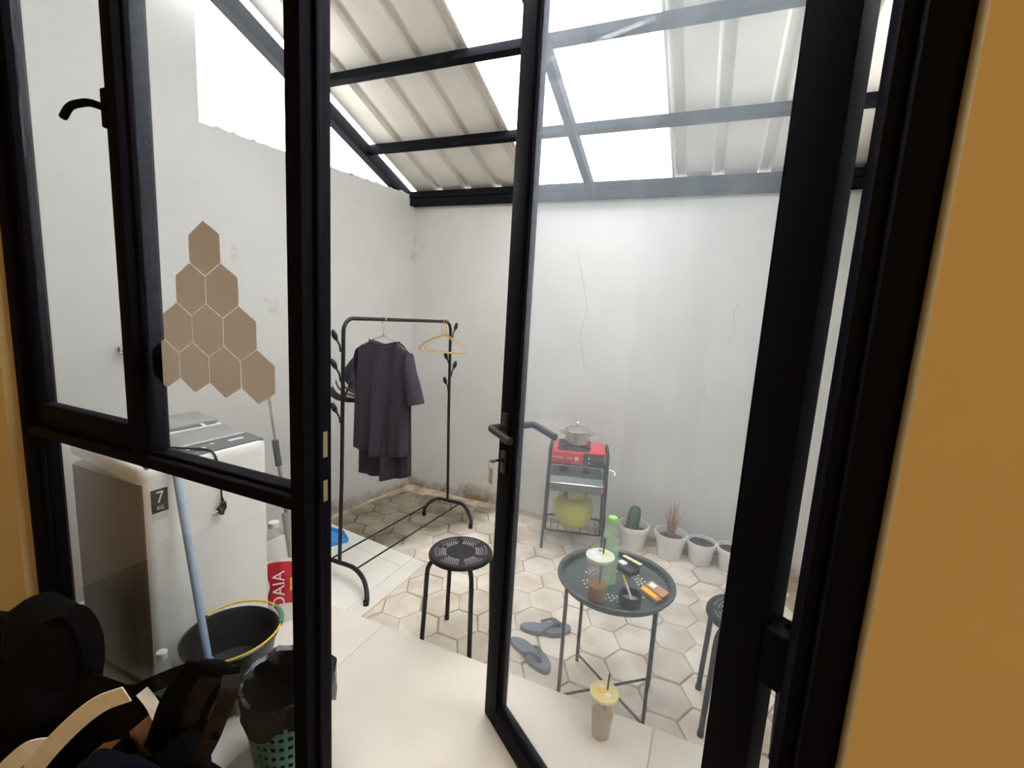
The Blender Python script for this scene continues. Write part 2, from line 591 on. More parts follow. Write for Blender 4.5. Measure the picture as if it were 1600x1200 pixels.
# ================================================================== STRUCTURE
PZ = -0.10                                   # top of the paving
YI, YF, YO = 0.69, 0.72, 0.80                # room wall face, frame front, frame back
YSTEP, YB = 1.59, 3.256                      # terrace edge, back wall
LA = radians(8.08)
LX, LY = -2.296, 3.256                       # back-left corner
ldir = Vector((sin(LA), cos(LA), 0))
lnrm = Vector((cos(LA), -sin(LA), 0))


def lw(s, off=0, z=0):                       # s: distance from the back corner towards the house
    p = Vector((LX, LY, 0)) - ldir * s + lnrm * off
    return (p.x, p.y, z)


# courtyard walls
mb = MB(); mb.box(-2.75, .95, YB, YB + .15, -.25, 2.34)
wb = struct('wall_back', mb, WALL)
for pts in ([(-.935, 1.90), (-.92, 1.84), (-.88, 1.70), (-.845, 1.56), (-.832, 1.50), (-.842, 1.43)], [(-.835, 1.47), (-.86, 1.36), (-.862, 1.27), (-.83, 1.15), (-.82, 1.08)], [(.12, 1.58), (.10, 1.50), (.12, 1.42), (.09, 1.33)], [(.0, 1.1), (-.02, 1.02), (.01, .93)]):
    b2 = MB(); b2.ribbon(smoothpath([(x, YB - .0006, z) for x, z in pts], 4), .0035, .0008)
    b2.build('hairline_crack', mat('crack_grey', (.42, .42, .41), .9), wb)


def wallseg(s0, s1, off, z0, z1, th=.15):
    m = MB()
    a, b = lw(s0, off), lw(s1, off)
    c, d = lw(s1, off - th), lw(s0, off - th)
    m.prism([a[:2], b[:2], c[:2], d[:2]], z0, z1)
    return m


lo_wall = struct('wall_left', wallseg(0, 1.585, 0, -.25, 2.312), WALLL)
b2 = MB()                                   # broken mortar bead along its top
for i in range(46):
    s = .02 + i * .034
    p = lw(s + rnd.uniform(-.008, .008), -.03 + rnd.uniform(-.02, .028), 2.312)
    w = rnd.uniform(.006, .02)
    b2.box(p[0] - w, p[0] + w, p[1] - w, p[1] + w, 2.308, 2.312 + rnd.uniform(.003, .012))
o = b2.build('mortar_bead', WALL, lo_wall); o['kind'] = 'stuff'
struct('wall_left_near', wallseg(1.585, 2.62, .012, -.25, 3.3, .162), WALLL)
mb = MB(); mb.box(.66, .81, .80, YB, -.25, 2.30)
struct('wall_right', mb, WALL)

# house front wall around the opening (the room side is cream, the yard side is white)
XL, XR = -1.985, .227


def wallpair(name, x0, x1, z0, z1):
    m = MB(); m.box(x0, x1, YI, YI + .05, z0, z1)
    m.cur = 1; m.box(x0, x1, YI + .05, YO, z0, z1)
    return struct(name, m, [TAN, WALLN])


wallpair('wall_front_left', -3.1, XL, -.2, 3.6)
wallpair('wall_front_right', XR, 1.6, -.2, 3.6)
wallpair('wall_front_top', XL, XR, 2.56, 3.6)
# room
mb = MB(); mb.box(-2.85, -2.7, -2.7, YI, 0, 2.8); struct('wall_room_left', mb, PALER)
mb = MB(); mb.box(1.5, 1.65, -2.7, YI, 0, 2.8); struct('wall_room_right', mb, TAN)
mb = MB(); mb.box(-2.85, 1.65, -2.85, -2.7, 0, 2.8); struct('wall_room_back', mb, TAN)
mb = MB(); mb.box(-2.85, 1.65, -2.85, YI, 2.8, 2.9); struct('ceiling', mb, TAN)
mb = MB(); mb.box(-2.85, 1.65, -2.85, YO, -.12, 0.0); struct('floor', mb, ROOMFLOOR)

# terrace with marble tiles
mb = MB(); mb.box(-2.62, .66, YO, YSTEP - .004, -.2, -.012)
terr = struct('floor_terrace', mb, TERR)
for x0, x1 in ((-2.44, -1.24), (-1.24, -.04), (-.04, .655)):
    m = MB(); m.cbox(x0 + .001, x1 - .001, YO + .002, YSTEP, -.014, 0, .0015)
    m.build('tile', TERR, terr)

# paving
mb = MB(); mb.box(-2.62, .66, YSTEP - .002, YB, -.25, PZ - .008)
pav = struct('floor_paving', mb, JOINT)
sx_, sy_, hs = .165, .205, .1085


def paver_mesh(k):
    m = MB()
    r2_ = random.Random(k)
    outer = [(hs * cos(a) * 1.0 + r2_.uniform(-.002, .002), .1005 * sin(a) / sin(pi / 3) + r2_.uniform(-.002, .002)) for a in [i * pi / 3 for i in range(6)]]
    vs = [(x, y, -.05) for x, y in outer] + [(x, y, -.006) for x, y in outer] + [(x * .955, y * .955, 0) for x, y in outer] + [(0, 0, .0015)]
    fs = [(i, (i + 1) % 6, 6 + (i + 1) % 6, 6 + i) for i in range(6)] + [(6 + i, 6 + (i + 1) % 6, 12 + (i + 1) % 6, 12 + i) for i in range(6)]
    fs += [(12 + i, 12 + (i + 1) % 6, 18) for i in range(6)]
    m.add(vs, fs)
    return m.mesh('paver', PAVER)


pms = [paver_mesh(k) for k in range(6)]
cx0, cy0 = -1.173, 1.98
for i in range(-8, 13):
    for j in range(-3, 9):
        x = cx0 + i * sx_
        y = cy0 + j * sy_ + (sy_ / 2 if i % 2 else 0)
        wx = LX - (LY - y) * math.tan(LA)
        if not (wx + .015 < x < .64 and YSTEP - .06 < y < YB - .0): continue
        if x < -1.56 and y < 2.16: continue
        if y < YSTEP + .09:                      # cut row at the step
            pass
        o = obj('paver', rnd.choice(pms), pav, (x + rnd.uniform(-.003, .003), y + rnd.uniform(-.003, .003), PZ + rnd.uniform(-.004, .002)), (rnd.uniform(-.012, .012), rnd.uniform(-.012, .012), 0))
        if y < YSTEP + .09:
            sc = (y + .098 - (YSTEP + .004)) / .196
            if sc < .25:
                bpy.data.objects.remove(o); continue
            o.scale = (1, sc, 1)
            o.location.y = YSTEP + .004 + .098 * sc
            o.rotation_euler = (0, 0, 0)

# cement fillet where the paving meets the back and left walls
CEM = mat('tan_cement', (.60, .49, .36), .9, var=.3, vscale=9, bump=.4, bscale=60, col2=(.30, .22, .15))
mb = MB()
def fil(u, v):
    x = -2.30 + 2.95 * u
    w = .085 + .03 * sin(9 * u + 1) + .018 * sin(31 * u)
    return (x, YB - w * (1 - v), PZ - .007 + .022 * v * (1 + .3 * sin(23 * u)))
mb.grid(60, 3, fil)
struct('trim_2', mb, CEM)
mb = MB()
def fil2(u, v):
    w = .05 + .015 * sin(7 * u + 2)
    q0 = lw(.03 + u * .92, w * (1 - v))
    return (q0[0], q0[1], PZ - .007 + .018 * v)
mb.grid(30, 3, fil2)
struct('trim_3', mb, CEM)

# tiled pad beside the terrace, left
mb = MB(); mb.prism([(-2.55, YSTEP + .002), (-1.46, YSTEP + .002), (-1.46, 2.25), (-2.46, 2.385)], -.2, -.098)
pad = struct('floor_pad', mb, PADT)
q = .0015


def slab(poly):
    m = MB(); m.prism(poly, -.1, -.087)
    m.build('tile', PADT, pad)


slab([(-1.548 + q, YSTEP + .003), (-1.45, YSTEP + .003), (-1.45, 2.256), (-1.548 + q, 2.269)])
slab([(-2.50, YSTEP + .003), (-1.548 - q, YSTEP + .003), (-1.548 - q, 2.15 - q), (-2.45, 2.27 - q)])
slab([(-2.44, 2.27 + q), (-1.548 - q, 2.15 + q), (-1.548 - q, 2.269), (-2.42, 2.385)])

# ------------------------------------------------------------------ roof
RS = math.tan(radians(20.5))


def rz_(y): return 2.335 + (3.27 - y) * RS


roof = sroot('roof', (0, 0, 0), 0)


def roofsheet(x0, x1, ribs, name, m, y0=.55, y1=3.30):
    prof = [(x0, 0)]
    for c in ribs:
        for dx, dz in ((-.036, 0), (-.02, .028), (.02, .028), (.036, 0)):
            if x0 < c + dx < x1: prof.append((c + dx, dz))
    prof.append((x1, 0))
    b = MB()
    n = len(prof)
    ys = [y0, y1]
    vs = [(x, y, rz_(y) + dz) for y in ys for x, dz in prof]
    vs += [(x, y, rz_(y) + dz + .0012) for y in ys for x, dz in prof]
    fs = []
    for a in (0, 2 * n):
        fs += [(a + i, a + i + 1, a + n + i + 1, a + n + i) for i in range(n - 1)]
    fs += [(0, n, 3 * n, 2 * n), (n - 1, 2 * n - 1, 4 * n - 1, 3 * n - 1)]
    b.add(vs, fs)
    return b.build(name, m, roof)


roofsheet(-2.275, -1.275, [-2.07, -1.82, -1.57, -1.325], 'metal_sheet', GALV)
roofsheet(-.35, .70, [-.30, -.085, .165, .415], 'metal_sheet', GALV, 1.78)
b = roofsheet(-.34, .70, [-.30, -.085, .165, .415], 'translucent_sheet', SHEET, .55, 1.82)  # unseen sheet, added to brighten the right side of the yard
b.location.z = .004
b = roofsheet(-1.30, -.33, [-1.325 + .25 * k for k in range(5)], 'translucent_sheet', SHEET)
b.location.z = .004


def slopebar(name, x0, x1, y0, y1, top, depth):
    m = MB()
    vs = [(x, y, rz_(y) - t) for x in (x0, x1) for y in (y0, y1) for t in (top, top + depth)]
    m.add(vs, [(0, 1, 3, 2), (4, 6, 7, 5), (0, 4, 5, 1), (2, 3, 7, 6), (0, 2, 6, 4), (1, 5, 7, 3)])
    return m.build(name, ROOFSTEEL, roof)


for y in (2.75, 2.225, 1.70, 1.18):
    m = MB()
    m.M = Matrix.Translation((0, y, rz_(y) - .031)) @ Matrix.Rotation(-radians(20.5), 4, 'X')
    m.cbox(-2.36, .68, -.02, .02, -.028, .028, .003)
    m.build('purlin', ROOFSTEEL, roof)
slopebar('rafter', -2.385, -2.325, .6, 3.28, .0, .095)
slopebar('rafter', -.875, -.83, .6, 3.22, .058, .06)
slopebar('rafter', .655, .715, .6, 3.28, .0, .095)
m = MB(); m.cbox(-2.4, .72, 3.19, 3.254, 2.283, 2.332, .004); m.build('wall_beam', ROOFSTEEL, roof)
m = MB(); m.cbox(-2.4, .72, 3.196, 3.254, 2.228, 2.281, .004); m.build('wall_beam', ROOFSTEEL, roof)

# ------------------------------------------------------------------ window beside the door
win = sroot('window_1', (0, 0, 0), 0)


def bar(name, x0, x1, z0, z1, y0=YF, y1=YO, parent=None, m=BLACK):
    b = MB(); b.cbox(x0, x1, y0, y1, z0, z1, .003)
    return b.build(name, m, parent or win)


LJX = -.778                                   # lock jamb face
bar('jamb', XL, -1.944, 0, 2.5)
b = MB()
b.cbox(-.82, LJX, YF, YO, 0, 2.5, .003)
b.build('mullion', BLACK, win)
lj = MB(); lj.cbox(LJX, LJX + .010, .752, .766, 0, 2.5, .002); lj.build('door_stop', BLACK, win)
for z0, z1 in ((.995, 1.045), (1.10, 1.16)):
    b = MB(); b.box(LJX - .001, LJX + .0015, .772, .786, z0, z1); b.build('strike_plate', BRASS, win)
bar('mullion', -1.402, -1.368, 1.016, 2.5)
bar('transom', -1.944, -.82, .985, 1.016)
bar('head', XL, -.82, 2.5, 2.56)
bar('sill', -1.944, -.82, 0, .05)
# sash on the left, upper half
for nm, a in (('sash_stile', (-1.944, -1.90, 1.016, 2.5)), ('sash_stile', (-1.447, -1.402, 1.016, 2.5)), ('sash_rail', (-1.90, -1.447, 1.016, 1.085)), ('sash_rail', (-1.90, -1.447, 2.43, 2.5))):
    bar(nm, *a, y0=.738, y1=.775)
hd = MB()
hd.cbox(-1.437, -1.412, .722, .738, 1.84, 1.93, .004)
hd.tube(smoothpath([(-1.425, .728, 1.885), (-1.425, .700, 1.885), (-1.448, .694, 1.886), (-1.50, .692, 1.883), (-1.535, .692, 1.862)], 5), .009, 10)
hd.build('sash_handle', BLACK, win)
gy = .757


def pane(x0, x1, z0, z1, y=gy, m=GLASS, parent=None):
    b = MB(); b.box(x0, x1, y, y + .005, z0, z1)
    return b.build('pane', m, parent or win)


pane(-1.90, -1.447, 1.085, 2.43)
pane(-1.368, -.82, 1.016, 2.5)
pane(-1.944, -.82, .05, .985)
# glazing beads on the fixed lights
for a in ((-1.368, -.82, 1.016, 1.024), (-1.944, -.82, .977, .985), (-1.944, -.82, .05, .058)):
    bar('glazing_bead', *a, y0=.742, y1=.7565)
for a in ((-.828, -.82, 1.024, 2.5), (-1.368, -1.36, 1.024, 2.5), (-.828, -.82, .058, .977), (-1.944, -1.936, .058, .977)):
    bar('glazing_bead', *a, y0=.742, y1=.7565)

# door frame: head, hinge jamb
dfr = sroot('trim_1', (0, 0, 0), 0)
bar('door_head', -.82, XR, 2.5, 2.56, parent=dfr)
b = MB(); b.cbox(.182, XR, YF, YO, 0, 2.5, .003); b.build('hinge_jamb', BLACK, dfr)
b = MB(); b.cbox(.163, .184, .745, YO, 0, 2.5, .003); b.build('door_stop', BLACK, dfr)
b = MB(); b.cbox(LJX, .182, YF + .01, YO, -.003, .004, .001); b.build('threshold', TERR, dfr)

# ------------------------------------------------------------------ open glazed door
F = Vector((-.611, 1.37)); Cn = Vector((.1355, .8195))
dxy = (F - Cn).normalized()
DL = (F - Cn).length
drz = atan2(dxy.y, dxy.x)
door = sroot('door_1', (Cn.x, Cn.y, 0), drz)
DT, DH, SW = .045, 2.46, .078
for nm, a in (('stile', (0, SW, .006, DH)), ('stile', (DL - SW, DL, .006, DH)), ('rail', (SW, DL - SW, .006, .082)), ('rail', (SW, DL - SW, DH - .08, DH))):
    b = MB(); b.cbox(a[0], a[1], -DT, 0, a[2], a[3], .0025); b.build(nm, BLACK, door)
b = MB(); b.box(SW, DL - SW, -.026, -.020, .082, DH - .08); b.build('pane', GLASSD, door)
for a in ((SW, SW + .009, .082, DH - .08), (DL - SW - .009, DL - SW, .082, DH - .08), (SW + .009, DL - SW - .009, .082, .091)):
    b = MB(); b.cbox(a[0], a[1], -.0195, -.008, a[2], a[3], .002); b.build('glazing_bead', BLACK, door)
hx = DL - .042
b = MB()
for sg, y0 in ((1, 0.0), (-1, -DT)):
    y = lambda d: y0 + sg * d
    b.cbox(hx - .018, hx + .018, min(y(0), y(.009)), max(y(0), y(.009)), 1.03, 1.13, .004)
    b.tube([(hx, y(.005), 1.085), (hx, y(.03), 1.085)], .012, 12)
    b.tube(smoothpath([(hx, y(.03), 1.085), (hx, y(.050), 1.085), (hx - .012, y(.058), 1.084), (hx - .06, y(.058), 1.080), (hx - .125, y(.058), 1.074)], 5), .0115, 12)
b.build('door_handle', BLACKM, door)
b = MB()
for sg, y0 in ((1, 0.0), (-1, -DT)):
    y = lambda d: y0 + sg * d
    b.cbox(hx - .016, hx + .016, min(y(0), y(.008)), max(y(0), y(.008)), .93, 1.005, .004)
    b.tube([(hx, y(0), .975), (hx, y(.014), .975)], .009, 12)
b.build('lock_plate', BLACKM, door)
for z0 in (.2, .87, 2.15):
    b = MB()
    b.tube([(-.022, -DT + .012, z0), (-.022, -DT + .012, z0 + .095)], .012, 12)
    b.box(-.024, .035, -DT - .004, -DT, z0, z0 + .095)
    b.box(-.034, 0, -DT + .004, .008, z0, z0 + .095)
    b.build('hinge', BLACK, door)

# key in the lock, with a tag
kp = door.matrix_basis @ Vector((hx, .014, .975))
key = thing('door_key', 'key with beige tag hanging from the lock of the open glazed door', 'key', (kp.x, kp.y, kp.z), drz)
b = MB(); b.box(-.0012, .0012, 0, .02, -.004, .004); b.lathe([(.012, -.0015), (.012, .0015)], 16, (0, .03, 0))
b.M = Matrix.Rotation(pi / 2, 4, 'Y'); b.build('key_blade', BLACKM, key)
b = MB(); b.tube([(0, .036 + .008 * cos(a), -.010 + .012 * sin(a)) for a in [i * pi / 8 for i in range(16)]], .001, 6, closed=True); b.build('key_ring', CHROME, key)
b = MB(); b.cbox(-.012, .012, .032, .036, -.075, -.022, .002); b.build('key_tag', TAGM, key)

# ------------------------------------------------------------------ hexagonal mirror tiles on the fixed pane
hexs = thing('mirror_tile_pyramid', 'ten hexagonal mirror stickers in a pyramid on the window pane', 'mirror', (-1.126, gy, 1.24))
W_, H_, P_ = .1125, .128, .0965
hm = MB()
pts = [(W_ / 2 * .985 * a, H_ / 2 * .985 * bb) for a, bb in ((0, 1), (1, .5), (1, -.5), (0, -1), (-1, -.5), (-1, .5))]
vs = [(x, -.0012, z) for x, z in pts] + [(x, -.0002, z) for x, z in pts]
hm.add(vs, [(0, 1, 2, 3, 4, 5), (11, 10, 9, 8, 7, 6)] + [(i, 6 + i, 6 + (i + 1) % 6, (i + 1) % 6) for i in range(6)])
hmesh = hm.mesh('mirror_tile', MIRROR)
for p in hmesh.polygons: p.use_smooth = False
for row in range(4):
    for k in range(row + 1):
        x = (k - row / 2) * W_
        z = 1.556 - 1.24 - row * P_
        obj('mirror_tile', hmesh, hexs, (x, 0, z), (rnd.uniform(-.006, .006), 0, rnd.uniform(-.006, .006)))

# ================================================================== COURTYARD THINGS
# ------------------------------------------------------------------ washing machine
wm = thing('washing_machine', 'white top loading washing machine with a grey lid behind the window', 'washing machine', (-1.907, 1.129, 0))
x0, x1, y0, y1 = -.24, .24, -.2625, .2625
SH = Matrix.Identity(4); SH[2][0] = -.095; SH[2][3] = .0235      # the top slopes down to the front


def rrect(x0, x1, y0, y1, r, n=5):
    out = []
    for cx, cy, a in ((x1 - r, y1 - r, 0), (x0 + r, y1 - r, pi / 2), (x0 + r, y0 + r, pi), (x1 - r, y0 + r, 3 * pi / 2)):
        out += [(cx + r * cos(a + pi / 2 * i / n), cy + r * sin(a + pi / 2 * i / n)) for i in range(n + 1)]
    return out


b = MB(); poly = rrect(x0, x1, y0, y1, .035)
b.prism(poly, .05, .758)
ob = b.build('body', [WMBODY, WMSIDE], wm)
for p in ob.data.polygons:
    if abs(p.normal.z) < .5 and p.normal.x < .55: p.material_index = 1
b = MB(); b.prism(rrect(x0 + .02, x1 - .02, y0 + .02, y1 - .02, .03), .0, .05); b.build('base', WMDARK, wm)
b = MB()
rings = [(0, .752, 0), (.002, .775, .0), (-.001, .794, 0), (-.006, .803, 0), (-.014, .808, 0)]
b.M = SH.copy()
allv, allf = [], []
polys = [rrect(x0 - d + .0, x1 + d, y0 - d, y1 + d, .04) for d, z, _ in rings]
n = len(polys[0])
for (d, z, _), pl in zip(rings, polys): allv += [(x, y, z) for x, y in pl]
for i in range(len(rings) - 1): allf += [(i * n + k, i * n + (k + 1) % n, (i + 1) * n + (k + 1) % n, (i + 1) * n + k) for k in range(n)]
allf.append(tuple((len(rings) - 1) * n + k for k in range(n)))
b.add(allv, allf); b.build('top_frame', WMBODY, wm)
b = MB(); b.M = SH.copy(); b.cbox(.125, .229, y0 + .02, y1 - .014, .800, .811, .003); pn = b.build('control_panel', WMDARK, wm)
for k, (px, py) in enumerate(((.165, -.10), (.165, -.05), (.185, .0), (.165, .05))):
    bb = MB(); bb.M = SH.copy(); bb.lathe([(.008, -.004), (.008, .002)], 16, (px, py, .811)); bb.build('button', SCREEN, pn)
bb = MB(); bb.M = SH.copy(); bb.box(.165, .18, .12, .19, .809, .8125); bb.build('display', SCREEN, pn)
b = MB(); b.M = SH.copy(); b.box(.1205, .1245, y0 + .03, y1 - .022, .806, .8135); b.build('panel_trim', WHITEP, wm)
b = MB(); b.M = SH.copy(); b.cbox(-.035, .120, y0 + .02, y1 - .014, .800, .811, .003); b.build('front_cover', WMGREY, wm)
b = MB(); b.M = SH.copy(); b.box(-.042, -.035, y0 + .02, y1 - .03, .806, .8145); b.build('cover_trim', WHITEP, wm)
b = MB(); b.M = SH.copy(); b.cbox(-.232, -.068, y0 + .014, y1 - .014, .803, .822, .004); b.cur = 1; b.box(-.072, -.042, y0 + .02, y1 - .03, .803, .809)
b.build('lid', [WMGREY, WMDARK], wm)
b = MB(); b.M = SH.copy()
b.add([(-.064, .15, .82), (-.06, .165, .82), (-.043, .18, .8085), (-.043, .166, .8085)], [(0, 1, 2, 3)]); b.build('lid_painted_highlight', WHITEP, wm)  # white sliver standing in for a highlight at the lid edge
b = MB(); b.box(.2402, .2412, -.238, -.180, .657, .735); lab = b.build('capacity_sticker', BLACKCARD, wm)
b = MB(); b.box(.2402, .2411, -.236, -.182, .632, .657); b.build('sticker_strip', SCREEN, wm)
RT = Matrix(((0, 0, 1, 0), (1, 0, 0, 0), (0, 1, 0, 0), (0, 0, 0, 1)))
textmesh('7', .055, .0004, TEXTW, lab, Matrix.Translation((.2414, -.208, .706)) @ RT)
textmesh('KG', .018, .0004, TEXTW, lab, Matrix.Translation((.2414, -.208, .671)) @ RT)
b = MB()
b.tube(smoothpath([(-.06, -.24, .852), (.0, -.18, .842), (.08, -.12, .832), (.16, -.05, .824), (.228, .0, .814), (.250, .014, .77), (.253, .02, .72), (.253, .022, .655), (.254, .022, .635)], 6), .004, 8)
b.tube(smoothpath([(-.06, -.235, .850), (.02, -.20, .838), (.10, -.15, .829), (.16, -.10, .823)], 6), .004, 8)
cd = b.build('power_cord', BLACKM, wm)
b = MB(); b.tube(smoothpath([(.254, .022, .635), (.255, .026, .618), (.257, .024, .598), (.258, .008, .588)], 5), [.006] * 5 + [.012] * 8 + [.017] * 3, 12)
pg = b.build('plug', BLACKM, cd)
b = MB()
for dz in (-.008, .008): b.tube([(.258, .008, .588 + dz), (.258, -.022, .582 + dz)], .0024, 8)
b.build('plug_pin', CHROME, cd)
wm.scale = (.935, .912, 1.065)

# tap on the left wall
p = lw((LY - 1.31) / cos(LA), .012, 1.17)
tp = thing('wall_tap', 'small chrome tap on the left wall above the washing machine', 'tap', p, -LA)
b = MB(); b.M = Matrix.Rotation(pi / 2, 4, 'Y'); b.lathe([(.022, 0), (.022, .006), (.012, .008), (.012, .06)], 16); b.build('tap_body', CHROME, tp)
b = MB(); b.tube(smoothpath([(.055, 0, 0), (.085, 0, -.002), (.09, 0, -.03)], 5), .010, 12); b.build('spout', CHROME, tp)
b = MB(); b.tube([(.05, 0, .0), (.05, 0, .03)], .006, 8); b.cbox(.03, .07, -.006, .006, .028, .038, .003); b.build('tap_lever', CHROME, tp)

# ------------------------------------------------------------------ bucket and blue pole
bk = thing('bucket', 'black plastic bucket with a yellow wire handle on the terrace', 'bucket', (-1.475, 1.03, 0))
b = MB(); b.lathe([(.105, 0), (.112, .02), (.148, .235), (.156, .237), (.158, .25), (.150, .254), (.144, .245), (.108, .02), (.0, .015)], 40, capt=False); b.build('bucket_body', BUCKET, bk)
b = MB()
ang = lambda a, r=.160, z=.258: (r * cos(a), r * sin(a), z)
b.tube([ang(radians(178 - k * 6), .161 + .004 * sin(pi * k / 38), .258 + .012 * sin(pi * k / 38)) for k in range(39)], .0035, 8)
hn = b.build('wire_handle', YELLOW, bk)
b = MB(); b.tube([ang(radians(78 - k * 6), .164, .269) for k in range(8)], .008, 10); b.build('handle_grip', GREENP, hn)
for s in (0, 1):
    a = radians(178 if s == 0 else -50)
    b = MB(); b.lathe([(.012, 0), (.012, .03)], 12, (.156 * cos(a), .156 * sin(a), .228)); b.build('handle_lug', BUCKET, bk)
b = MB(); b.lathe([(.0, .10), (.118, .10), (.119, .104), (.0, .106)], 32, capb=False, capt=False); b.build('water', clearmat('grey_water', (.05, .055, .05), .9, .05), bk)
A, B_ = Vector((-1.462, .955, .03)), Vector((-1.672, .982, .905))
pl = thing('blue_pole', 'pale blue mop pole standing in the black bucket against the washing machine', 'mop', tuple(A))
b = MB(); b.tube([(0, 0, 0), tuple((B_ - A))], .0125, 14); b.build('pole', PALEBLUE, pl)
d_ = (B_ - A).normalized()
b = MB(); b.tube([tuple(d_ * .04), tuple(d_ * .16)], [.026, .017], 14); b.build('pole_socket', BLUE, pl)
b = MB()
for k in range(26):
    a = k / 26 * 2 * pi; r = rnd.uniform(.03, .075)
    b.tube(smoothpath([tuple(d_ * .06), (r * .5 * cos(a), r * .5 * sin(a), .075 + rnd.uniform(0, .03)), (r * cos(a), r * sin(a), .04 + rnd.uniform(0, .06))], 4), .006, 6)
o = b.build('mop_strands', CREAM, pl); o['kind'] = 'stuff'

# ------------------------------------------------------------------ waste bin with a black bag
bn = thing('waste_bin', 'turquoise perforated waste bin lined with a black bag behind the window', 'bin', (-1.108, .955, 0))
nb, nz_ = 30, 7


def binr(z): return .098 + .032 * z / .27


b = MB()
for k in range(nb):
    a0, a1 = 2 * pi * k / nb, 2 * pi * (k + .42) / nb
    for s in (0,):
        pts = []
        zz = [i * .27 / 12 for i in range(13)]
        vs = []
        for z in zz:
            for a in (a0, a1):
                for rr in (0, .003):
                    vs.append(((binr(z) + rr) * cos(a), (binr(z) + rr) * sin(a), z))
        fs = []
        for i in range(12):
            o_ = i * 4
            fs += [(o_, o_ + 4, o_ + 6, o_ + 2), (o_ + 1, o_ + 3, o_ + 7, o_ + 5), (o_, o_ + 1, o_ + 5, o_ + 4), (o_ + 2, o_ + 6, o_ + 7, o_ + 3)]
        b.add(vs, fs)
o = b.build('basket_ribs', TURQ, bn); o['kind'] = 'stuff'
b = MB()
for i in range(8):
    z = .01 + i * .034
    b.lathe([(binr(z), z - .008), (binr(z) + .0035, z - .008), (binr(z) + .0035, z + .008), (binr(z), z + .008), (binr(z), z - .008)], 40, capb=False, capt=False)
b.lathe([(0, .002), (.098, .002), (.098, .006), (0, .006)], 40, capb=False, capt=False)
b.build('basket_rings', TURQ, bn)
b = MB()
rb = random.Random(3)
seg = 48
prof = [(.0, .03), (.085, .03), (.105, .15), (.116, .245), (.122, .274), (.136, .281), (.140, .268), (.140, .235), (.138, .195)]
ph = [rb.uniform(0, 6) for _ in range(6)]
vs, fs = [], []
for i, (r, z) in enumerate(prof):
    for k in range(seg):
        a = 2 * pi * k / seg
        f = .012 if i >= 4 else .02 if i in (2, 3) else .0
        dr = f * (sin(5 * a + ph[0] + i) * .35 + sin(9 * a + ph[1] - i * 1.3) * .3 + sin(17 * a + ph[2]) * .2)
        if i >= 4: dr = abs(dr) * .8 + .001
        dz = (.006 * sin(4 * a + ph[3]) + .005 * sin(11 * a + ph[4])) if i >= 4 else 0
        if i == 8: dz += .02 * sin(6 * a + ph[5])
        vs.append(((r + dr) * cos(a), (r + dr) * sin(a), z + dz))
for i in range(len(prof) - 1): fs += [(i * seg + k, i * seg + (k + 1) % seg, (i + 1) * seg + (k + 1) % seg, (i + 1) * seg + k) for k in range(seg)]
b.add(vs, fs); b.build('bin_bag', BINBAG, bn)

# white capped bottle near the washing machine
bt = thing('plastic_bottle', 'green tinted plastic bottle with a white cap beside the black bucket', 'bottle', (-1.585, .862, 0))
b = MB(); b.lathe([(.03, 0), (.034, .006), (.034, .09), (.032, .10), (.034, .11), (.034, .17), (.028, .195), (.014, .222), (.013, .232)], 24); b.build('bottle_body', CLEARB, bt)
b = MB(); b.lathe([(.0345, .03), (.0348, .032), (.0348, .13), (.0345, .132)], 24, capb=False, capt=False); b.build('bottle_label', GREENL, bt)
b = MB(); b.lathe([(.0165, .228), (.0165, .252), (.014, .255)], 20); b.build('bottle_cap', WHITEP, bt)

# detergent pouch, jug and mop beyond the washing machine
pc = thing('detergent_pouch', 'red and white detergent pouch standing beside the washing machine', 'pouch', (-1.665, 1.425, 0), radians(49))
b = MB()
def pouchf(sg):
    def f(u, v):
        w = .075 - .01 * v + .006 * sin(9 * v)
        t = .035 * (1 - v ** 1.5) * sqrt(max(0, 1 - (2 * u - 1) ** 2)) + .001
        return ((2 * u - 1) * w + .004 * sin(13 * v), sg * t + .003 * sin(11 * u + 7 * v), v * .29 + .008 * sin(5 * u) * v)
    return f
b.grid(14, 20, pouchf(-1)); b.grid(14, 20, pouchf(1))
o = b.build('pouch_film', [REDBAG, WHITECARD, ORANGEY], pc)
for p in o.data.polygons:
    c = p.center
    if c.z < .085 + .05 * (c.x + .05) or c.z > .278: p.material_index = 1
    elif .15 < c.z < .195 and c.x > .02: p.material_index = 2
textmesh('DAIA', .07, .0005, TEXTW, pc, Matrix.Translation((-.022, -.036, .165)) @ Matrix.Rotation(radians(78), 4, 'X') @ Matrix.Rotation(pi / 2, 4, 'Z'), 'pouch_lettering')
jg = thing('plastic_jug', 'clear plastic jug behind the red detergent pouch', 'jug', (-1.80, 1.485, 0))
b = MB(); b.lathe([(.052, 0), (.056, .01), (.056, .28), (.042, .33), (.02, .36), (.02, .39)], 24); b.build('jug_body', CLEARB, jg)
b = MB(); b.lathe([(.024, .385), (.024, .41)], 18); b.build('jug_cap', WHITEP, jg)
A, B_ = Vector((-2.02, 1.80, -.087)), Vector((-2.225, 1.80, 1.05))
mp = thing('spray_mop', 'steel handled mop with blue-grey grip leaning on the left wall', 'mop', tuple(A))
D_ = B_ - A
L_ = D_.length; D_ = D_ / L_
b = MB(); b.tube([tuple(D_ * .62), tuple(D_ * L_)], .008, 10); b.build('pole', CHROME, mp)
b = MB(); b.tube([tuple(D_ * .63), tuple(D_ * .775)], .017, 12); b.build('foam_grip', mat('blue_grey_foam', (.07, .09, .115), .8), mp)
b = MB(); b.tube([tuple(D_ * .30), tuple(D_ * .62)], .012, 10); b.build('lower_pole', CHROME, mp)
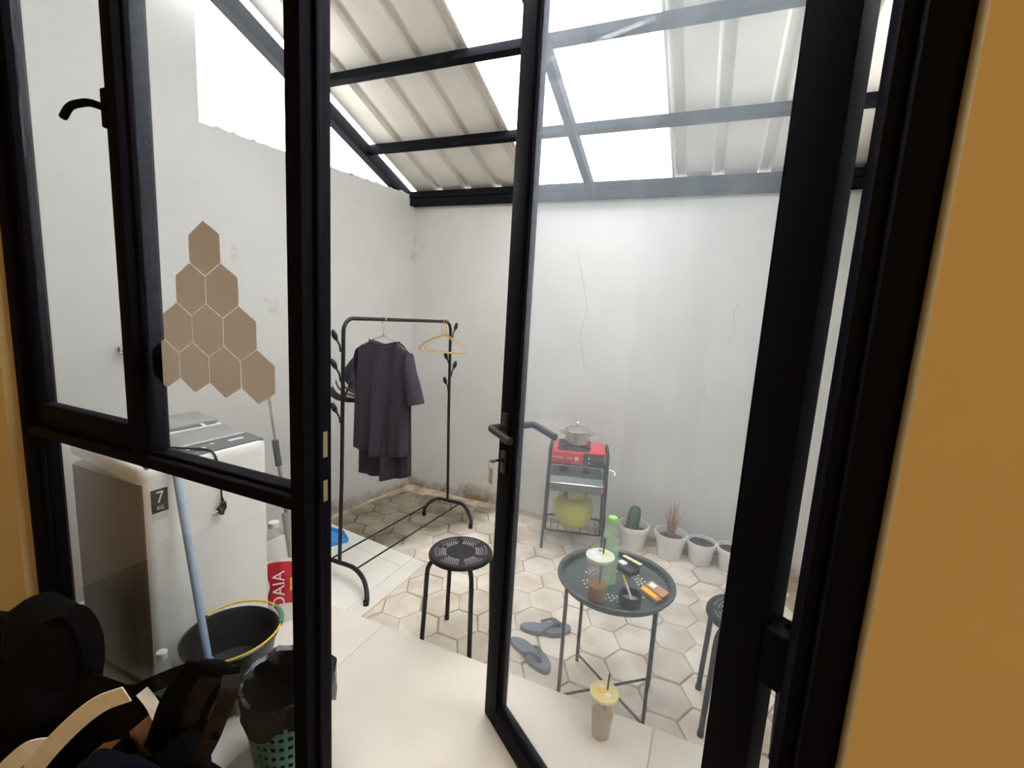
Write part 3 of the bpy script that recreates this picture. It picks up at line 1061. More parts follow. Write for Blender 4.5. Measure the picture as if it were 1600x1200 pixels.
b = MB(); b.tube([tuple(D_ * .10), tuple(D_ * .36)], .024, 14); b.build('sleeve', mat('grey_green_sleeve', (.36, .38, .34), .6), mp)
b = MB(); b.tube([tuple(D_ * .03), tuple(D_ * .11)], [.045, .03], 14); b.build('mop_head', WHITEP, mp)

# dustpan
dp = thing('dustpan', 'bright blue plastic dustpan on the white tiles beside the clothes rack', 'dustpan', (-2.175, 2.185, -.087), radians(0))
b = MB()
pv = [(-.12, -.11), (.07, -.11), (.15, .035), (.05, .10), (-.12, .10)]
n = len(pv)
vs = [(x, y, 0) for x, y in pv] + [(x * 1.06, y * 1.06, .028) for x, y in pv] + [(x * 1.03, y * 1.03, .028) for x, y in pv] + [(x * .97, y * .97, .005) for x, y in pv]
b.add(vs, [tuple(range(n - 1, -1, -1))] + [(k * n + i, k * n + (i + 1) % n, (k + 1) * n + (i + 1) % n, (k + 1) * n + i) for k in range(3) for i in range(n)] + [tuple(3 * n + i for i in range(n))])
b.build('pan', BLUE, dp)
b = MB(); b.tube(smoothpath([(-.12, .0, .02), (-.16, .0, .035), (-.20, .0, .04)], 5), .013, 10); b.build('pan_handle', BLUE, dp)

# ------------------------------------------------------------------ clothes rack
RX, RY0, RY1 = -1.735, 1.888, 2.945
rk = thing('clothes_rack', 'black tubular clothes rack standing along the left courtyard wall', 'clothes rack', (RX, (RY0 + RY1) / 2, PZ))
ry0, ry1 = RY0 - (RY0 + RY1) / 2, RY1 - (RY0 + RY1) / 2
zt = 1.468
b = MB()
R_ = .07
path = [(-.03, ry0, .09)] + [(-.03 * (1 - t), ry0, .09 + (zt - R_ - .09) * t) for t in (.02, .5, 1)]
path = [(-.045, ry0, .105), (-.03, ry0, .6), (-.02, ry0, zt - R_)]
path += [(-.02, ry0 + R_ - R_ * cos(a), zt - R_ + R_ * sin(a)) for a in [pi / 2 * i / 8 for i in range(1, 9)]]
path += [(-.01, ry1 - R_ + R_ * sin(a), zt - .012 - R_ + R_ * cos(a)) for a in [pi / 2 * i / 8 for i in range(0, 9)]]
path += [(0, ry1, .8), (.012, ry1 + .012, .105)]
b.tube(path, .0105, 12); b.build('hanging_frame', BLACKM, rk)
for yy, zz, cxx, hw, zf in ((ry0, .105, -.01, .27, .012), (ry1, .105, .0, .185, 0)):
    b = MB()
    if yy < 0:
        pp = smoothpath([(-.28, yy - .03, zf), (-.27, yy - .02, .06), (-.20, yy, .103), (-.045, yy, .108), (.06, yy, .103), (.16, yy - .04, .085), (.225, yy - .09, .045), (.245, yy - .12, zf)], 5)
    else:
        pp = smoothpath([(-.115, yy - .11, zf), (-.118, yy - .10, .05), (-.10, yy - .04, .092), (-.05, yy, .106), (.03, yy, .106), (.14, yy - .0, .104), (.22, yy - .05, .086), (.278, yy - .10, .045), (.29, yy - .125, zf)], 5)
    b.tube(pp, .0125, 12)
    fb = b.build('base_bar', BLACKM, rk)
    for e in (pp[0], pp[-1]):
        b = MB(); b.lathe([(.0145, 0), (.0155, .025)], 14, (e[0], e[1], e[2])); b.build('foot_cap', BLACKM, fb)
b = MB(); b.tube([(-.12, ry0, .104), (-.06, ry1, .104)], .005, 8); b.build('shelf_rail', BLACKM, rk)
b = MB(); b.tube([(.07, ry0, .100), (.125, ry1, .103)], .005, 8); b.build('shelf_rail', BLACKM, rk)


def hook(y, z, sgx, sgy, x=0):
    b = MB()
    dv = Vector((sgx * .6, sgy, .0)).normalized()
    p0 = Vector((x, y, z))
    pts = [p0 - Vector((0, 0, .045)) + dv * .012, p0 - Vector((0, 0, .01)) + dv * .018, p0 + Vector((0, 0, .03)) + dv * .04, p0 + Vector((0, 0, .07)) + dv * .055]
    pp = smoothpath([tuple(p) for p in pts], 5)
    rr = [.005 + (.0095 * sin(pi * min(1, max(0, (i / (len(pp) - 1) - .5) / .5))) if i > len(pp) * .5 else 0) for i in range(len(pp))]
    rr[-1] = .003
    b.tube(pp, rr, 8)
    b.build('leaf_hook', BLACKM, rk)


for z, sx2, sy2 in ((1.34, -.6, -1), (1.19, -.9, -.9), (1.09, 1, .5), (.96, -.9, -.9)):
    hook(ry0, z, sx2, sy2, -.025)
for z, sx2, sy2 in ((1.38, .3, 1), (1.17, -.6, -1), (1.10, .5, 1), (.99, -.6, -1)):
    hook(ry1, z, sx2, sy2, .0)


def hanger_mesh(w, drop, gauge=.0028):
    b = MB()
    h = []
    for i in range(15):                       # hook
        a = radians(-50 + i * 230 / 14)
        h.append((.0, .018 * cos(a) * 0 + 0, 0))
    hk = [(.016 * cos(radians(a)), 0, .016 * sin(radians(a)) - .004) for a in range(-20, 200, 20)]
    hk = [(p[0], 0, p[2]) for p in hk][::-1]
    hk = hk[::-1]
    stem = [(-.014, 0, -.012), (-.004, 0, -.03), (0, 0, -.05), (0, 0, -.095)]
    b.tube(smoothpath(hk + stem, 3), gauge, 8)
    body = smoothpath([(0, 0, -.093), (-w * .10, 0, -.108), (-w * .25, 0, -.128), (-w * .42, 0, -.125 - drop * .55), (-w * .5, 0, -.125 - drop), (-w * .46, 0, -.138 - drop), (0, 0, -.141 - drop), (w * .46, 0, -.138 - drop), (w * .5, 0, -.125 - drop), (w * .42, 0, -.125 - drop * .55), (w * .25, 0, -.128), (w * .10, 0, -.108), (0, 0, -.093)], 5)
    b.tube(body, gauge, 8)
    b.tube([(0, 0, -.085), (0, 0, -.103)], gauge * 2, 8)
    return b


BZ = PZ + zt
hsy = 2.205
hg = hanger_mesh(.37, .07).build('clothes_hanger', GOLD, None, (RX - .016, hsy, BZ), radians(-4))
tag(hg, 'gold wire hanger holding the plum T-shirt on the clothes rack', 'hanger')
hm_ = hanger_mesh(.375, .075).mesh('clothes_hanger', GOLD)
for k, (dy, rz, lb) in enumerate(((-.035, -.02, 'empty gold hanger on the far end of the clothes rack, foremost of three'), (0, .07, 'empty gold hanger on the clothes rack, middle of the three'), (.03, -.10, 'empty gold hanger on the clothes rack, rearmost of the three'))):
    o = obj('clothes_hanger', hm_, None, (RX - .006, 2.855 + dy, BZ - .0115), (0, 0, rz))
    tag(o, lb, 'hanger', 'empty gold hangers')


# ------------------------------------------------------------------ T-shirts
def tshirt(name, label, loc, rz, hw, length, m, sleeve_l, sleeve_r, stripes, seed, hemcurve=.03, neckw=.10, fold=.042):
    rs = random.Random(seed)
    ph = [rs.uniform(0, 6) for _ in range(5)]
    root = thing(name, label, 't-shirt', loc, rz)

    def top(u):                                # height of the shoulder line below the hook
        ax = abs(u) * hw
        if ax < neckw:
            return -.128 - .020 * (1 - (ax / neckw) ** 2)
        return -.128 - .062 * ((ax - neckw) / (hw - neckw)) ** 1.15

    def f(sg):
        def g(uu, v):
            u = 2 * uu - 1
            u = math.copysign(abs(u) ** .85, u)
            zt_ = top(u)
            zb = -length + hemcurve * (1 - u * u) * 0 - hemcurve * (1 - u * u)
            z = zb + (zt_ - zb) * v
            wv = hw * (1 + .02 * sin(3 * v + ph[0]) - .05 * max(0, v - .75) * 4 * .3 + .035 * (1 - v))
            d = .062 * sqrt(max(0, 1 - u * u)) * (1 - v ** 4) * (.7 + .3 * (1 - v)) + .0015
            fo = fold * (1 - v * .75) * (sin(7.5 * u + ph[1] + .6 * v) * .6 + sin(13 * u + ph[2] - .9 * v) * .4) * (1 - u ** 6)
            return (u * wv, sg * d + fo, z)
        return g
    b = MB()
    b.grid(44, 26, f(-1)); b.grid(44, 26, f(1))
    o = b.build('shirt_body', m, root)
    sm = o.modifiers.new('thickness', 'SOLIDIFY'); sm.thickness = .0022
    # collar
    b = MB()
    cp = []
    for i in range(33):
        a = 2 * pi * i / 32
        x = neckw * 1.02 * cos(a)
        ay = .03 * sin(a)
        z = -.128 - .020 * (1 - min(1, abs(x) / neckw) ** 2) - (.006 if ay > 0 else 0)
        cp.append((x, ay, z))
    b.tube(cp[:-1], .0055, 8, closed=True); b.build('collar', m, root)
    for sg, sl in ((-1, sleeve_l), (1, sleeve_r)):
        if not sl: continue
        (ox, oz), (ix, iz), dep = sl              # ends of the outer and the inner seam, depth of the cuff
        nn, sgm = 24, 28
        vs = []
        b = MB()
        for i in range(nn + 1):
            t = i / nn
            out_ = Vector((hw * .95 + (ox - hw * .95) * (t + .10 * t * (1 - t)), 0, -.182 + (oz + .182) * (t - .12 * t * (1 - t))))
            inn = Vector((hw * .90 + (ix - hw * .90) * t, 0, -.375 + (iz + .375) * t))
            c, ax = (out_ + inn) / 2, (out_ - inn) / 2
            dy = .040 + (dep - .040) * t
            for k in range(sgm):
                a = 2 * pi * k / sgm
                fo = 1 + .12 * sin(3 * a + ph[3] + 2.5 * t) * t
                p = c + ax * cos(a) + Vector((0, 1, 0)) * dy * sin(a) * fo
                vs.append((sg * p.x, p.y - .01 * t, p.z))
        fs = [(i * sgm + k, i * sgm + (k + 1) % sgm, (i + 1) * sgm + (k + 1) % sgm, (i + 1) * sgm + k) for i in range(nn) for k in range(sgm)]
        b.add(vs, fs)
        if stripes and sg < 0:
            for i in range(nn):
                for k in range(sgm):
                    if i in (12, 13, 15, 16, 18, 19): b.mi[i * sgm + k] = 1
        o = b.build('sleeve', [m, STRIPE], root)
        sm = o.modifiers.new('thickness', 'SOLIDIFY'); sm.thickness = .0022
    return root


tshirt('t_shirt', 'dark plum short sleeved T-shirt on a gold hanger on the clothes rack', (RX - .02, hsy - .0, BZ), radians(-4), .205, .775, SHIRT, ((.235, -.40), (.165, -.44), .05), ((.305, -.455), (.225, -.475), .055), False, 5)
tshirt('t_shirt', 'charcoal T-shirt with three white sleeve stripes behind the plum one on the same hanger', (RX - .028, hsy + .035, BZ - .002), radians(-4), .198, .915, SHIRT2, ((.44, -.485), (.22, -.525), .075), ((.25, -.42), (.19, -.45), .05), True, 9, hemcurve=.035)

# ------------------------------------------------------------------ perforated round stools
def ring_holes(b, r, n, rr, z, flat=.5, skip=None):
    for k in range(n):
        a = 2 * pi * k / n
        if skip and skip(a): continue
        b.lathe([(rr, 0), (rr, .0006)], 8, (r * cos(a), r * sin(a), z))


HOLE = mat('pale_show_through', (.72, .69, .65), .7)


def make_stool(loc, rz, label, feet, rs=.146, hseat=.462):
    t = thing('stool', label, 'stool', loc, rz, 'black perforated metal stools')
    b = MB(); b.lathe([(0, hseat - .006), (.10, hseat - .006), (.128, hseat - .002), (rs - .006, hseat - .004), (rs - .001, hseat - .012), (rs, hseat - .02), (rs - .003, hseat - .021), (rs - .006, hseat - .014), (.0, hseat - .012)], 56, capb=False, capt=False)
    st = b.build('seat', BLACKM, t)
    b = MB()
    gap = lambda a: (a % (pi / 3)) < .22
    for r, n, rr in ((.072, 44, .0026), (.081, 50, .0026), (.090, 54, .0022), (.100, 60, .0022), (.112, 66, .0016), (.119, 70, .0016)):
        ring_holes(b, r, n, rr, hseat - .0058 + max(0, (r - .10)) * .14, skip=gap)
    o = b.build('seat_holes', HOLE, st); o['kind'] = 'stuff'
    for a in feet:
        ca, sa = cos(a), sin(a)
        b = MB()
        pp = smoothpath([(.08 * ca, .08 * sa, hseat - .024), (.125 * ca, .125 * sa, hseat - .026), (.147 * ca, .147 * sa, hseat - .05), (.155 * ca, .155 * sa, hseat - .09), (.160 * ca, .160 * sa, .25), (.172 * ca, .172 * sa, .0)], 5)
        b.tube(pp, .0105, 12)
        lg = b.build('leg', BLACKM, t)
        b = MB(); b.lathe([(.0125, 0), (.0125, .02)], 12, (.172 * ca, .172 * sa, 0)); b.build('foot_cap', BLACKM, lg)
    return t


s1 = make_stool((-.948, 1.765, PZ), radians(-4), 'black perforated round metal stool between the clothes rack and the open door', [atan2(.094, -.118) + k * pi / 2 for k in range(4)])
s2 = copytree(s1, (.238, 1.875, PZ), radians(-3), 'black perforated round metal stool at the right of the tray table', 'black perforated metal stools')

# ------------------------------------------------------------------ tray table
TX, TY, TZ = -.246, 1.742, .425
tb = thing('tray_table', 'round dark grey green metal tray table with thin black legs', 'table', (TX, TY, PZ))
tz = TZ - PZ
b = MB(); b.lathe([(0, tz - .003), (.195, tz - .003), (.203, tz + .0), (.210, tz + .022), (.216, tz + .026), (.226, tz + .025), (.227, tz + .020), (.217, tz + .018), (.209, tz - .004), (0, tz - .006)], 64, capb=False, capt=False)
ty = b.build('tray', TRAY, tb)
b = MB()
for r, n in ((.092, 34), (.108, 40), (.124, 34)):
    ring_holes(b, r, n, .0046, tz - .003, skip=lambda a: (a % (pi / 3)) < .30)
o = b.build('tray_holes', HOLE, ty); o['kind'] = 'stuff'
ft = [(-.165, -.10), (-.158, .165), (.165, -.085), (.158, .165)]
for i, (fx, fy) in enumerate(ft):
    b = MB(); b.cbox(-.0065, .0065, -.0065, .0065, 0, tz - .012, .0015)
    lg = b.build('leg', BLACKM, tb, (fx, fy, 0))
b = MB()
for i, j in ((0, 3), (1, 2)):
    b.tube([(ft[i][0], ft[i][1], .035), (ft[j][0], ft[j][1], .035 + .0001)], .005, 8)
b.build('cross_brace', BLACKM, tb)
b = MB()
loop = [(ft[i][0], ft[i][1], tz - .012) for i in (0, 1, 3, 2)]
for i in range(4): b.tube([loop[i], loop[(i + 1) % 4]], .006, 8)
b.build('top_frame', BLACKM, tb)
TT = TZ - .003


def cup(name, label, loc, h, r0, r1, liquid, lm, lidm, flecks, tilt=0):
    t = thing(name, label, 'cup', loc)
    b = MB(); b.lathe([(0, .001), (r0, .001), (r0 + .001, .004)] + [(r0 + (r1 - r0) * k / 8 + (.0012 if k % 2 else 0), h * k / 8) for k in range(1, 9)] + [(r1 + .003, h), (r1 + .003, h + .004), (r1, h + .004)], 32, capb=False, capt=False)
    b.build('cup_wall', CUPC, t)
    b = MB(); b.lathe([(0, .004), (r0 - .002, .004), (r0 - .002 + (r1 - r0) * liquid, h * liquid), (0, h * liquid)], 28, capb=False, capt=False); b.build('drink', lm, t)
    b = MB()
    b.lathe([(r1 + .0035, h - .006), (r1 + .004, h + .005), (r1 - .002, h + .0065), (0, h + .0066)], 32, capb=False, capt=False)
    ld = b.build('lid', lidm, t)
    b = MB()
    for a, r, s, mi in flecks:
        b.cur = mi
        b.prism([(r * cos(a) + s * cos(q2), r * sin(a) + s * .75 * sin(q2)) for q2 in [.3, 1.9, 3.4, 5.0]], h + .0068, h + .0074)
    if flecks: b.build('lid_print', [ORANGEY, WHITECARD, GREENL], ld)
    b = MB(); b.tube([(.004, .008, .03), (.010, .012, h + .068)], .0032, 8); b.build('straw', STRAW, t)
    return t


cup('iced_drink_cup', 'plastic cup of milky iced coffee with yellow lid on the terrace', (-.208, 1.478, 0), .165, .031, .046, .55, MILKT, LIDY, [(2.2, .022, .014, 1), (3.6, .012, .018, 0), (5.6, .02, .013, 1)])
cup('iced_drink_cup', 'plastic cup of amber iced tea with straw on the tray table', (-.287, 1.600, TT), .17, .031, .048, .36, TEA, LIDC, [(.6, .026, .016, 0), (3.0, .026, .013, 1), (4.6, .022, .013, 1), (1.8, .03, .01, 2)])
# green capped water bottle
wb_ = thing('water_bottle', 'clear pale green water bottle with lime green cap on the tray table', 'bottle', (-.276, 1.738, TT))
b = MB(); b.lathe([(0, .004), (.026, 0), (.033, .006), (.034, .03), (.031, .05), (.034, .07), (.034, .15), (.031, .165), (.034, .18), (.033, .20), (.024, .225), (.016, .238), (.016, .252)], 28); b.build('bottle_body', GREENB, wb_)
b = MB(); b.lathe([(0, .003), (.030, .004), (.031, .13), (0, .13)], 24, capb=False, capt=False); b.build('water', clearmat('pale_green_water', (.62, .80, .68), .2, .05, (.88, 1, .92)), wb_)
b = MB(); b.lathe([(.018, .246), (.0185, .248), (.0185, .266), (.016, .270), (0, .270)], 24, capt=False); b.build('bottle_cap', LIME, wb_)
# black cigarette box at the back
cb = thing('cigarette_box', 'open black cigarette box with white foil at the back of the tray', 'box', (-.222, 1.855, TT), radians(-28))
b = MB(); b.cbox(-.045, .045, -.029, .029, 0, .024, .002); b.build('box_body', BLACKCARD, cb)
b = MB(); b.prism([(-.036, -.012), (-.004, -.018), (.0, .008), (-.03, .012)], .0242, .031); b.build('foil', WHITECARD, cb)
b = MB(); b.M = Matrix.Translation((.0, .028, .03)); b.cbox(-.045, .045, -.004, .016, -.006, .006, .0015); b.build('flip_lid', BLACKCARD, cb)
b = MB(); b.M = Matrix.Translation((.0, .033, .0365)); b.box(-.045, .045, -.006, .010, -.0004, .0012); b.build('paper_seal', PALEY, cb)
# ashtray
at = thing('ashtray', 'round charcoal ashtray with a cigarette on the tray table', 'ashtray', (-.172, 1.630, TT))
b = MB(); b.lathe([(.036, 0), (.040, .004), (.042, .038), (.041, .042), (.038, .042), (.036, .012), (0, .010)], 32, capt=False); b.build('bowl', ASH, at)
b = MB(); b.lathe([(0, .016), (.0365, .014)], 20, capb=False, capt=False); o = b.build('ash', ASHIN, at); o['kind'] = 'stuff'
cg = thing('cigarette', 'white cigarette with a yellow filter leaning in the ashtray', 'cigarette', (-.177, 1.636, TT + .018), 0)
b = MB(); b.tube([(.012, -.004, .0), (-.018, .012, .05)], .004, 10); b.build('paper_tube', WHITECARD, cg)
b = MB(); b.tube([(-.018, .012, .05), (-.032, .0195, .073)], .0041, 10); b.build('filter', YELLOW, cg)
o = MB(); o.tube([(-.03, -.022, .028), (-.004, -.031, .020)], .004, 10); o = o.build('cigarette_stub', YELLOW, None, (-.174, 1.638, TT - .004))
tag(o, 'yellow cigarette stub lying in the near side of the ashtray', 'cigarette')
# orange cigarette pack
pk = thing('cigarette_pack', 'open orange and copper cigarette pack beside the ashtray', 'box', (-.098, 1.722, TT), radians(-38))
b = MB(); b.cbox(-.044, .044, -.028, .028, 0, .016, .0015); b.build('pack_body', COPPERC, pk)
b = MB(); b.box(-.042, .030, -.026, -.002, .0162, .0175); b.build('inner_liner', ORANGEY, pk)
b = MB(); b.M = Matrix.Translation((.002, .020, .024)) @ Matrix.Rotation(radians(16), 4, 'X'); b.cbox(-.047, .044, -.022, .014, -.006, .006, .0015); b.build('flip_lid', COPPERC, pk)
b = MB(); b.M = Matrix.Translation((-.02, .016, .0305)) @ Matrix.Rotation(radians(16), 4, 'X'); b.box(-.014, .014, -.012, .008, 0, .0006); b.build('pack_label', WHITECARD, pk)


# ------------------------------------------------------------------ flip-flops
def slipper(label, loc, rz, mirror):
    t = thing('flip_flop', label, 'sandal', loc, rz, 'pair of blue grey flip-flops')
    n = 40
    out = []
    for i in range(n):
        a = 2 * pi * i / n
        x = .128 * cos(a)
        w = .047 - .010 * math.exp(-((x + .02) / .04) ** 2) + (.004 if x > 0 else -.004)
        out.append((x, w * sin(a) * (1 if sin(a) > 0 else 1.0) + .006 * mirror * cos(2 * a)))
    b = MB()
    vs = [(x * .985, y * .97, 0) for x, y in out] + [(x, y, .006) for x, y in out] + [(x, y, .016) for x, y in out] + [(x * .975, y * .95, .020) for x, y in out]
    fs = [(k * n + i, k * n + (i + 1) % n, (k + 1) * n + (i + 1) % n, (k + 1) * n + i) for k in range(3) for i in range(n)]
    fs += [tuple(range(n - 1, -1, -1)), tuple(3 * n + i for i in range(n))]
    b.add(vs, fs)
    b.build('sole', SLIP, t)
    b = MB()
    toe = (.072, .006 * mirror, .020)
    b.tube(smoothpath([toe, (.066, .006 * mirror, .036), (.03, .026, .043), (-.02, .041, .018)], 6), [.006] * 6 + [.009] * 7 + [.006] * 6, 10)
    b.tube(smoothpath([toe, (.066, .006 * mirror, .036), (.03, -.022, .043), (-.02, -.039, .018)], 6), [.006] * 6 + [.009] * 7 + [.006] * 6, 10)
    b.build('strap', SLIP2, t)
    return t


slipper('blue grey flip-flop pointing right, the farther of the pair', (-.60, 2.035, PZ + .002), radians(25), 1)
slipper('blue grey flip-flop nearer to the terrace edge beside the door', (-.605, 1.835, PZ + .002), radians(-27), -1)

# ------------------------------------------------------------------ stove stand with stove, pot, tray and gas cylinder
SA = radians(15)
SO = Vector((-.745, 2.995, PZ))
sd = thing('stove_stand', 'black tubular stand carrying the red stove against the back wall', 'stand', tuple(SO), SA)
hw_, hd_ = .187, .125
for s in (-1, 1):
    b = MB()
    zt2 = .685
    pp = [(s * (hw_ + .012), -hd_ - .015, 0), (s * hw_, -hd_, zt2 - .07)]
    pp += [(s * hw_, -hd_ + .06 - .06 * cos(a), zt2 - .06 + .06 * sin(a)) for a in [pi / 2 * i / 6 for i in range(7)]]
    pp += [(s * hw_, hd_ - .06 + .06 * sin(a), zt2 - .06 + .06 * cos(a)) for a in [pi / 2 * i / 6 for i in range(7)]]
    pp += [(s * hw_, hd_, zt2 - .07), (s * (hw_ + .012), hd_ + .015, 0)]
    b.tube(pp, .0095, 10); b.build('side_frame', BLACKM, sd)
for zz, nm in ((.592, 'top_rail'), (.125, 'lower_rail')):
    b = MB()
    pp = rrect(-hw_, hw_, -hd_, hd_, .035, 4)
    b.tube([(x, y, zz) for x, y in pp], .0075, 10, closed=True); b.build(nm, BLACKM, sd)
b = MB()
for k in range(7): b.tube([(-.15 + k * .05, -hd_, .128), (-.15 + k * .05, hd_, .128)], .0028, 6)
o = b.build('shelf_wires', BLACKM, sd)
b = MB()
for zz in (.405,):
    for s in (-1, 1): b.tube([(-hw_, s * hd_ * .8, zz), (hw_, s * hd_ * .8, zz)], .005, 8)
b.build('middle_rail', BLACKM, sd)


def onst(x, y, z):
    c, s = cos(SA), sin(SA)
    return (SO.x + c * x - s * y, SO.y + s * x + c * y, PZ + z)


st = thing('gas_stove', 'red portable gas stove on the black stand', 'stove', onst(0, -.01, .6), SA)
b = MB(); b.cbox(-.172, .07, -.135, .135, 0, .082, .008); b.build('stove_body', RED, st)
b = MB(); b.cbox(.066, .172, -.135, .135, 0, .092, .018); b.build('canister_cover', RED, st)
b = MB(); b.box(-.166, .035, -.1368, -.134, .008, .068); fp = b.build('front_panel', REDD, st)
b = MB(); b.cbox(.03, .165, -.1375, -.133, .006, .08, .001); kp_ = b.build('control_panel', BLACKM, st)
b = MB(); b.M = Matrix.Translation((.066, -.137, .042)) @ Matrix.Rotation(pi / 2, 4, 'X'); b.lathe([(.022, 0), (.022, .008), (.017, .018), (0, .018)], 24, capt=False); b.build('knob', BLACKM, kp_)
b = MB(); b.box(.063, .069, -.157, -.1545, .045, .060); b.box(.063, .069, -.157, -.1545, .022, .03); b.build('knob_mark', TEXTW, kp_)
textmesh('WINN GAS', .026, .0004, TEXTP, fp, Matrix.Translation((-.105, -.1372, .040)) @ Matrix.Rotation(pi / 2, 4, 'X'))
b = MB(); b.M = Matrix.Translation((-.012, -.1368, .040)) @ Matrix.Rotation(pi / 2, 4, 'X'); b.box(-.013, .013, -.013, .013, 0, .0008); b.build('emblem', TEXTP, fp)
for k in range(5):
    b = MB(); b.box(.098 + k * .013, .104 + k * .013, -.1382, -.1374, .03, .06); b.build('print_mark', mat('dark_red_print', (.25, .05, .05), .6), kp_)
b = MB()
b.cbox(-.135, .062, -.115, .115, .08, .086, .002)
for k in range(4):
    a = k * pi / 2 + pi / 4
    b.M = Matrix.Translation((-.018, 0, .0)) @ Matrix.Rotation(a, 4, 'Z')
    b.box(.03, .125, -.004, .004, .086, .104)
b.M = Matrix.Identity(4)
b.lathe([(.034, .086), (.034, .098), (.02, .101), (0, .101)], 24, (-.018, 0, 0), capt=False)
for a_, b_ in (((-.135, -.115), (.062, -.115)), ((.062, -.115), (.062, .115)), ((.062, .115), (-.135, .115)), ((-.135, .115), (-.135, -.115))):
    b.tube([(a_[0], a_[1], .092), (b_[0], b_[1], .092)], .005, 6)
b.build('pan_support', CAST, st)
for cx_, cy_ in ((-.15, -.11), (.15, -.11), (-.15, .11), (.15, .11)):
    b = MB(); b.lathe([(.012, -.002), (.012, .004)], 12, (cx_, cy_, 0)); b.build('foot', BLACKM, st)
pt = thing('cooking_pot', 'small stainless steel pot with glass lid on the red stove', 'pot', onst(-.018, -.005, .7045), SA)
b = MB(); b.lathe([(0, 0), (.074, 0), (.080, .006), (.081, .085), (.085, .088), (.085, .091), (.079, .09), (.078, .012), (0, .01)], 40, capb=False, capt=False); b.build('pot_body', MSTEEL, pt)
b = MB(); b.lathe([(.087, .088), (.088, .094), (.084, .096)], 40, capb=False, capt=False); b.build('lid_rim', CHROME, pt)
b = MB(); b.lathe([(.085, .095), (.07, .105), (.04, .115), (.012, .119), (0, .1195)], 40, capb=False, capt=False)
ld = b.build('lid', clearmat('smoked_lid_glass', (.55, .54, .52), .45, .06), pt)
b = MB(); b.lathe([(.006, .119), (.007, .130), (.016, .135), (.018, .143), (.012, .150), (0, .151)], 20, capt=False); b.build('lid_knob', CHROME, ld)
for s in (-1, 1):
    b = MB(); b.tube(smoothpath([(s * .079, -.026, .07), (s * .105, -.026, .073), (s * .117, -.013, .074), (s * .117, .013, .074), (s * .105, .026, .073), (s * .079, .026, .07)], 4), .0045, 8); b.build('pot_handle', CHROME, pt)
# grey box with sloping lid on the middle rails
gb = thing('grey_metal_box', 'grey metal box stored in the stand under the red stove', 'box', onst(0, -.035, .4105), SA)
b = MB()
prof = [(-.11, .0), (-.145, .022), (-.15, .072), (-.115, .105), (.11, .105), (.115, .0)]
vs = [(x, y, z) for x in (-.172, .165) for y, z in prof]
n = len(prof)
b.add(vs, [tuple(range(n)), tuple(range(2 * n - 1, n - 1, -1))] + [(i, (i + 1) % n, n + (i + 1) % n, n + i) for i in range(n)])
b.build('box_body', GREYBOX, gb)
b = MB(); b.tube([(-.172, -.151, .072), (.166, -.151, .072)], .004, 8); b.build('lid_edge', CHROME, gb)
for k, (xx, rr) in enumerate(((-.09, .03), (.06, .026))):
    b = MB(); b.lathe([(rr, 0), (rr, .018), (rr * .6, .03), (0, .031)], 16, (xx, -.0, .105), capt=False); b.build('burner_head', CAST, gb)
b = MB(); b.cbox(.164, .172, -.135, -.09, .02, .065, .002); b.build('side_label', RED, gb)
b = MB(); b.tube(smoothpath([(.16, .05, .105), (.20, .06, .12), (.245, .05, .115), (.25, .03, .098), (.215, .03, .09)], 5), .0016, 6); b.build('loose_wire', CHROME, gb)
# gas cylinder
lp = thing('gas_cylinder', 'small yellow green gas cylinder on the lower shelf of the stand', 'gas cylinder', onst(-.005, .0, .131), 0)
b = MB(); b.lathe([(.085, 0), (.088, .0), (.088, .03), (.10, .022), (.118, .04), (.130, .07), (.133, .10), (.133, .135), (.128, .162), (.112, .188), (.085, .204), (.04, .21), (0, .211)], 44, capb=False, capt=False); b.build('cylinder_body', LPG, lp)
b = MB(); b.lathe([(.134, .112), (.135, .115), (.134, .118)], 44, capb=False, capt=False); b.build('weld_band', LPG, lp)
b = MB()
for k in range(3):
    a0 = k * 2 * pi / 3 + .2
    n = 10
    vs = []
    for i in range(n + 1):
        a = a0 + i / n * 1.6
        for z in (.20, .262):
            for r in (.078, .082): vs.append((r * cos(a), r * sin(a), z))
    fs = []
    for i in range(n):
        o_ = 4 * i
        fs += [(o_, o_ + 4, o_ + 6, o_ + 2), (o_ + 1, o_ + 3, o_ + 7, o_ + 5), (o_ + 2, o_ + 6, o_ + 7, o_ + 3), (o_, o_ + 1, o_ + 5, o_ + 4)]
    fs += [(0, 2, 3, 1), (4 * n, 4 * n + 1, 4 * n + 3, 4 * n + 2)]
    b.add(vs, fs)
b.lathe([(.076, .258), (.084, .258), (.085, .266), (.076, .266), (.076, .258)], 40, capb=False, capt=False)
b.build('collar_guard', LPG, lp)
b = MB(); b.lathe([(.016, .205), (.016, .235), (.022, .237), (.022, .25)], 16); b.build('valve', BRASS, lp)


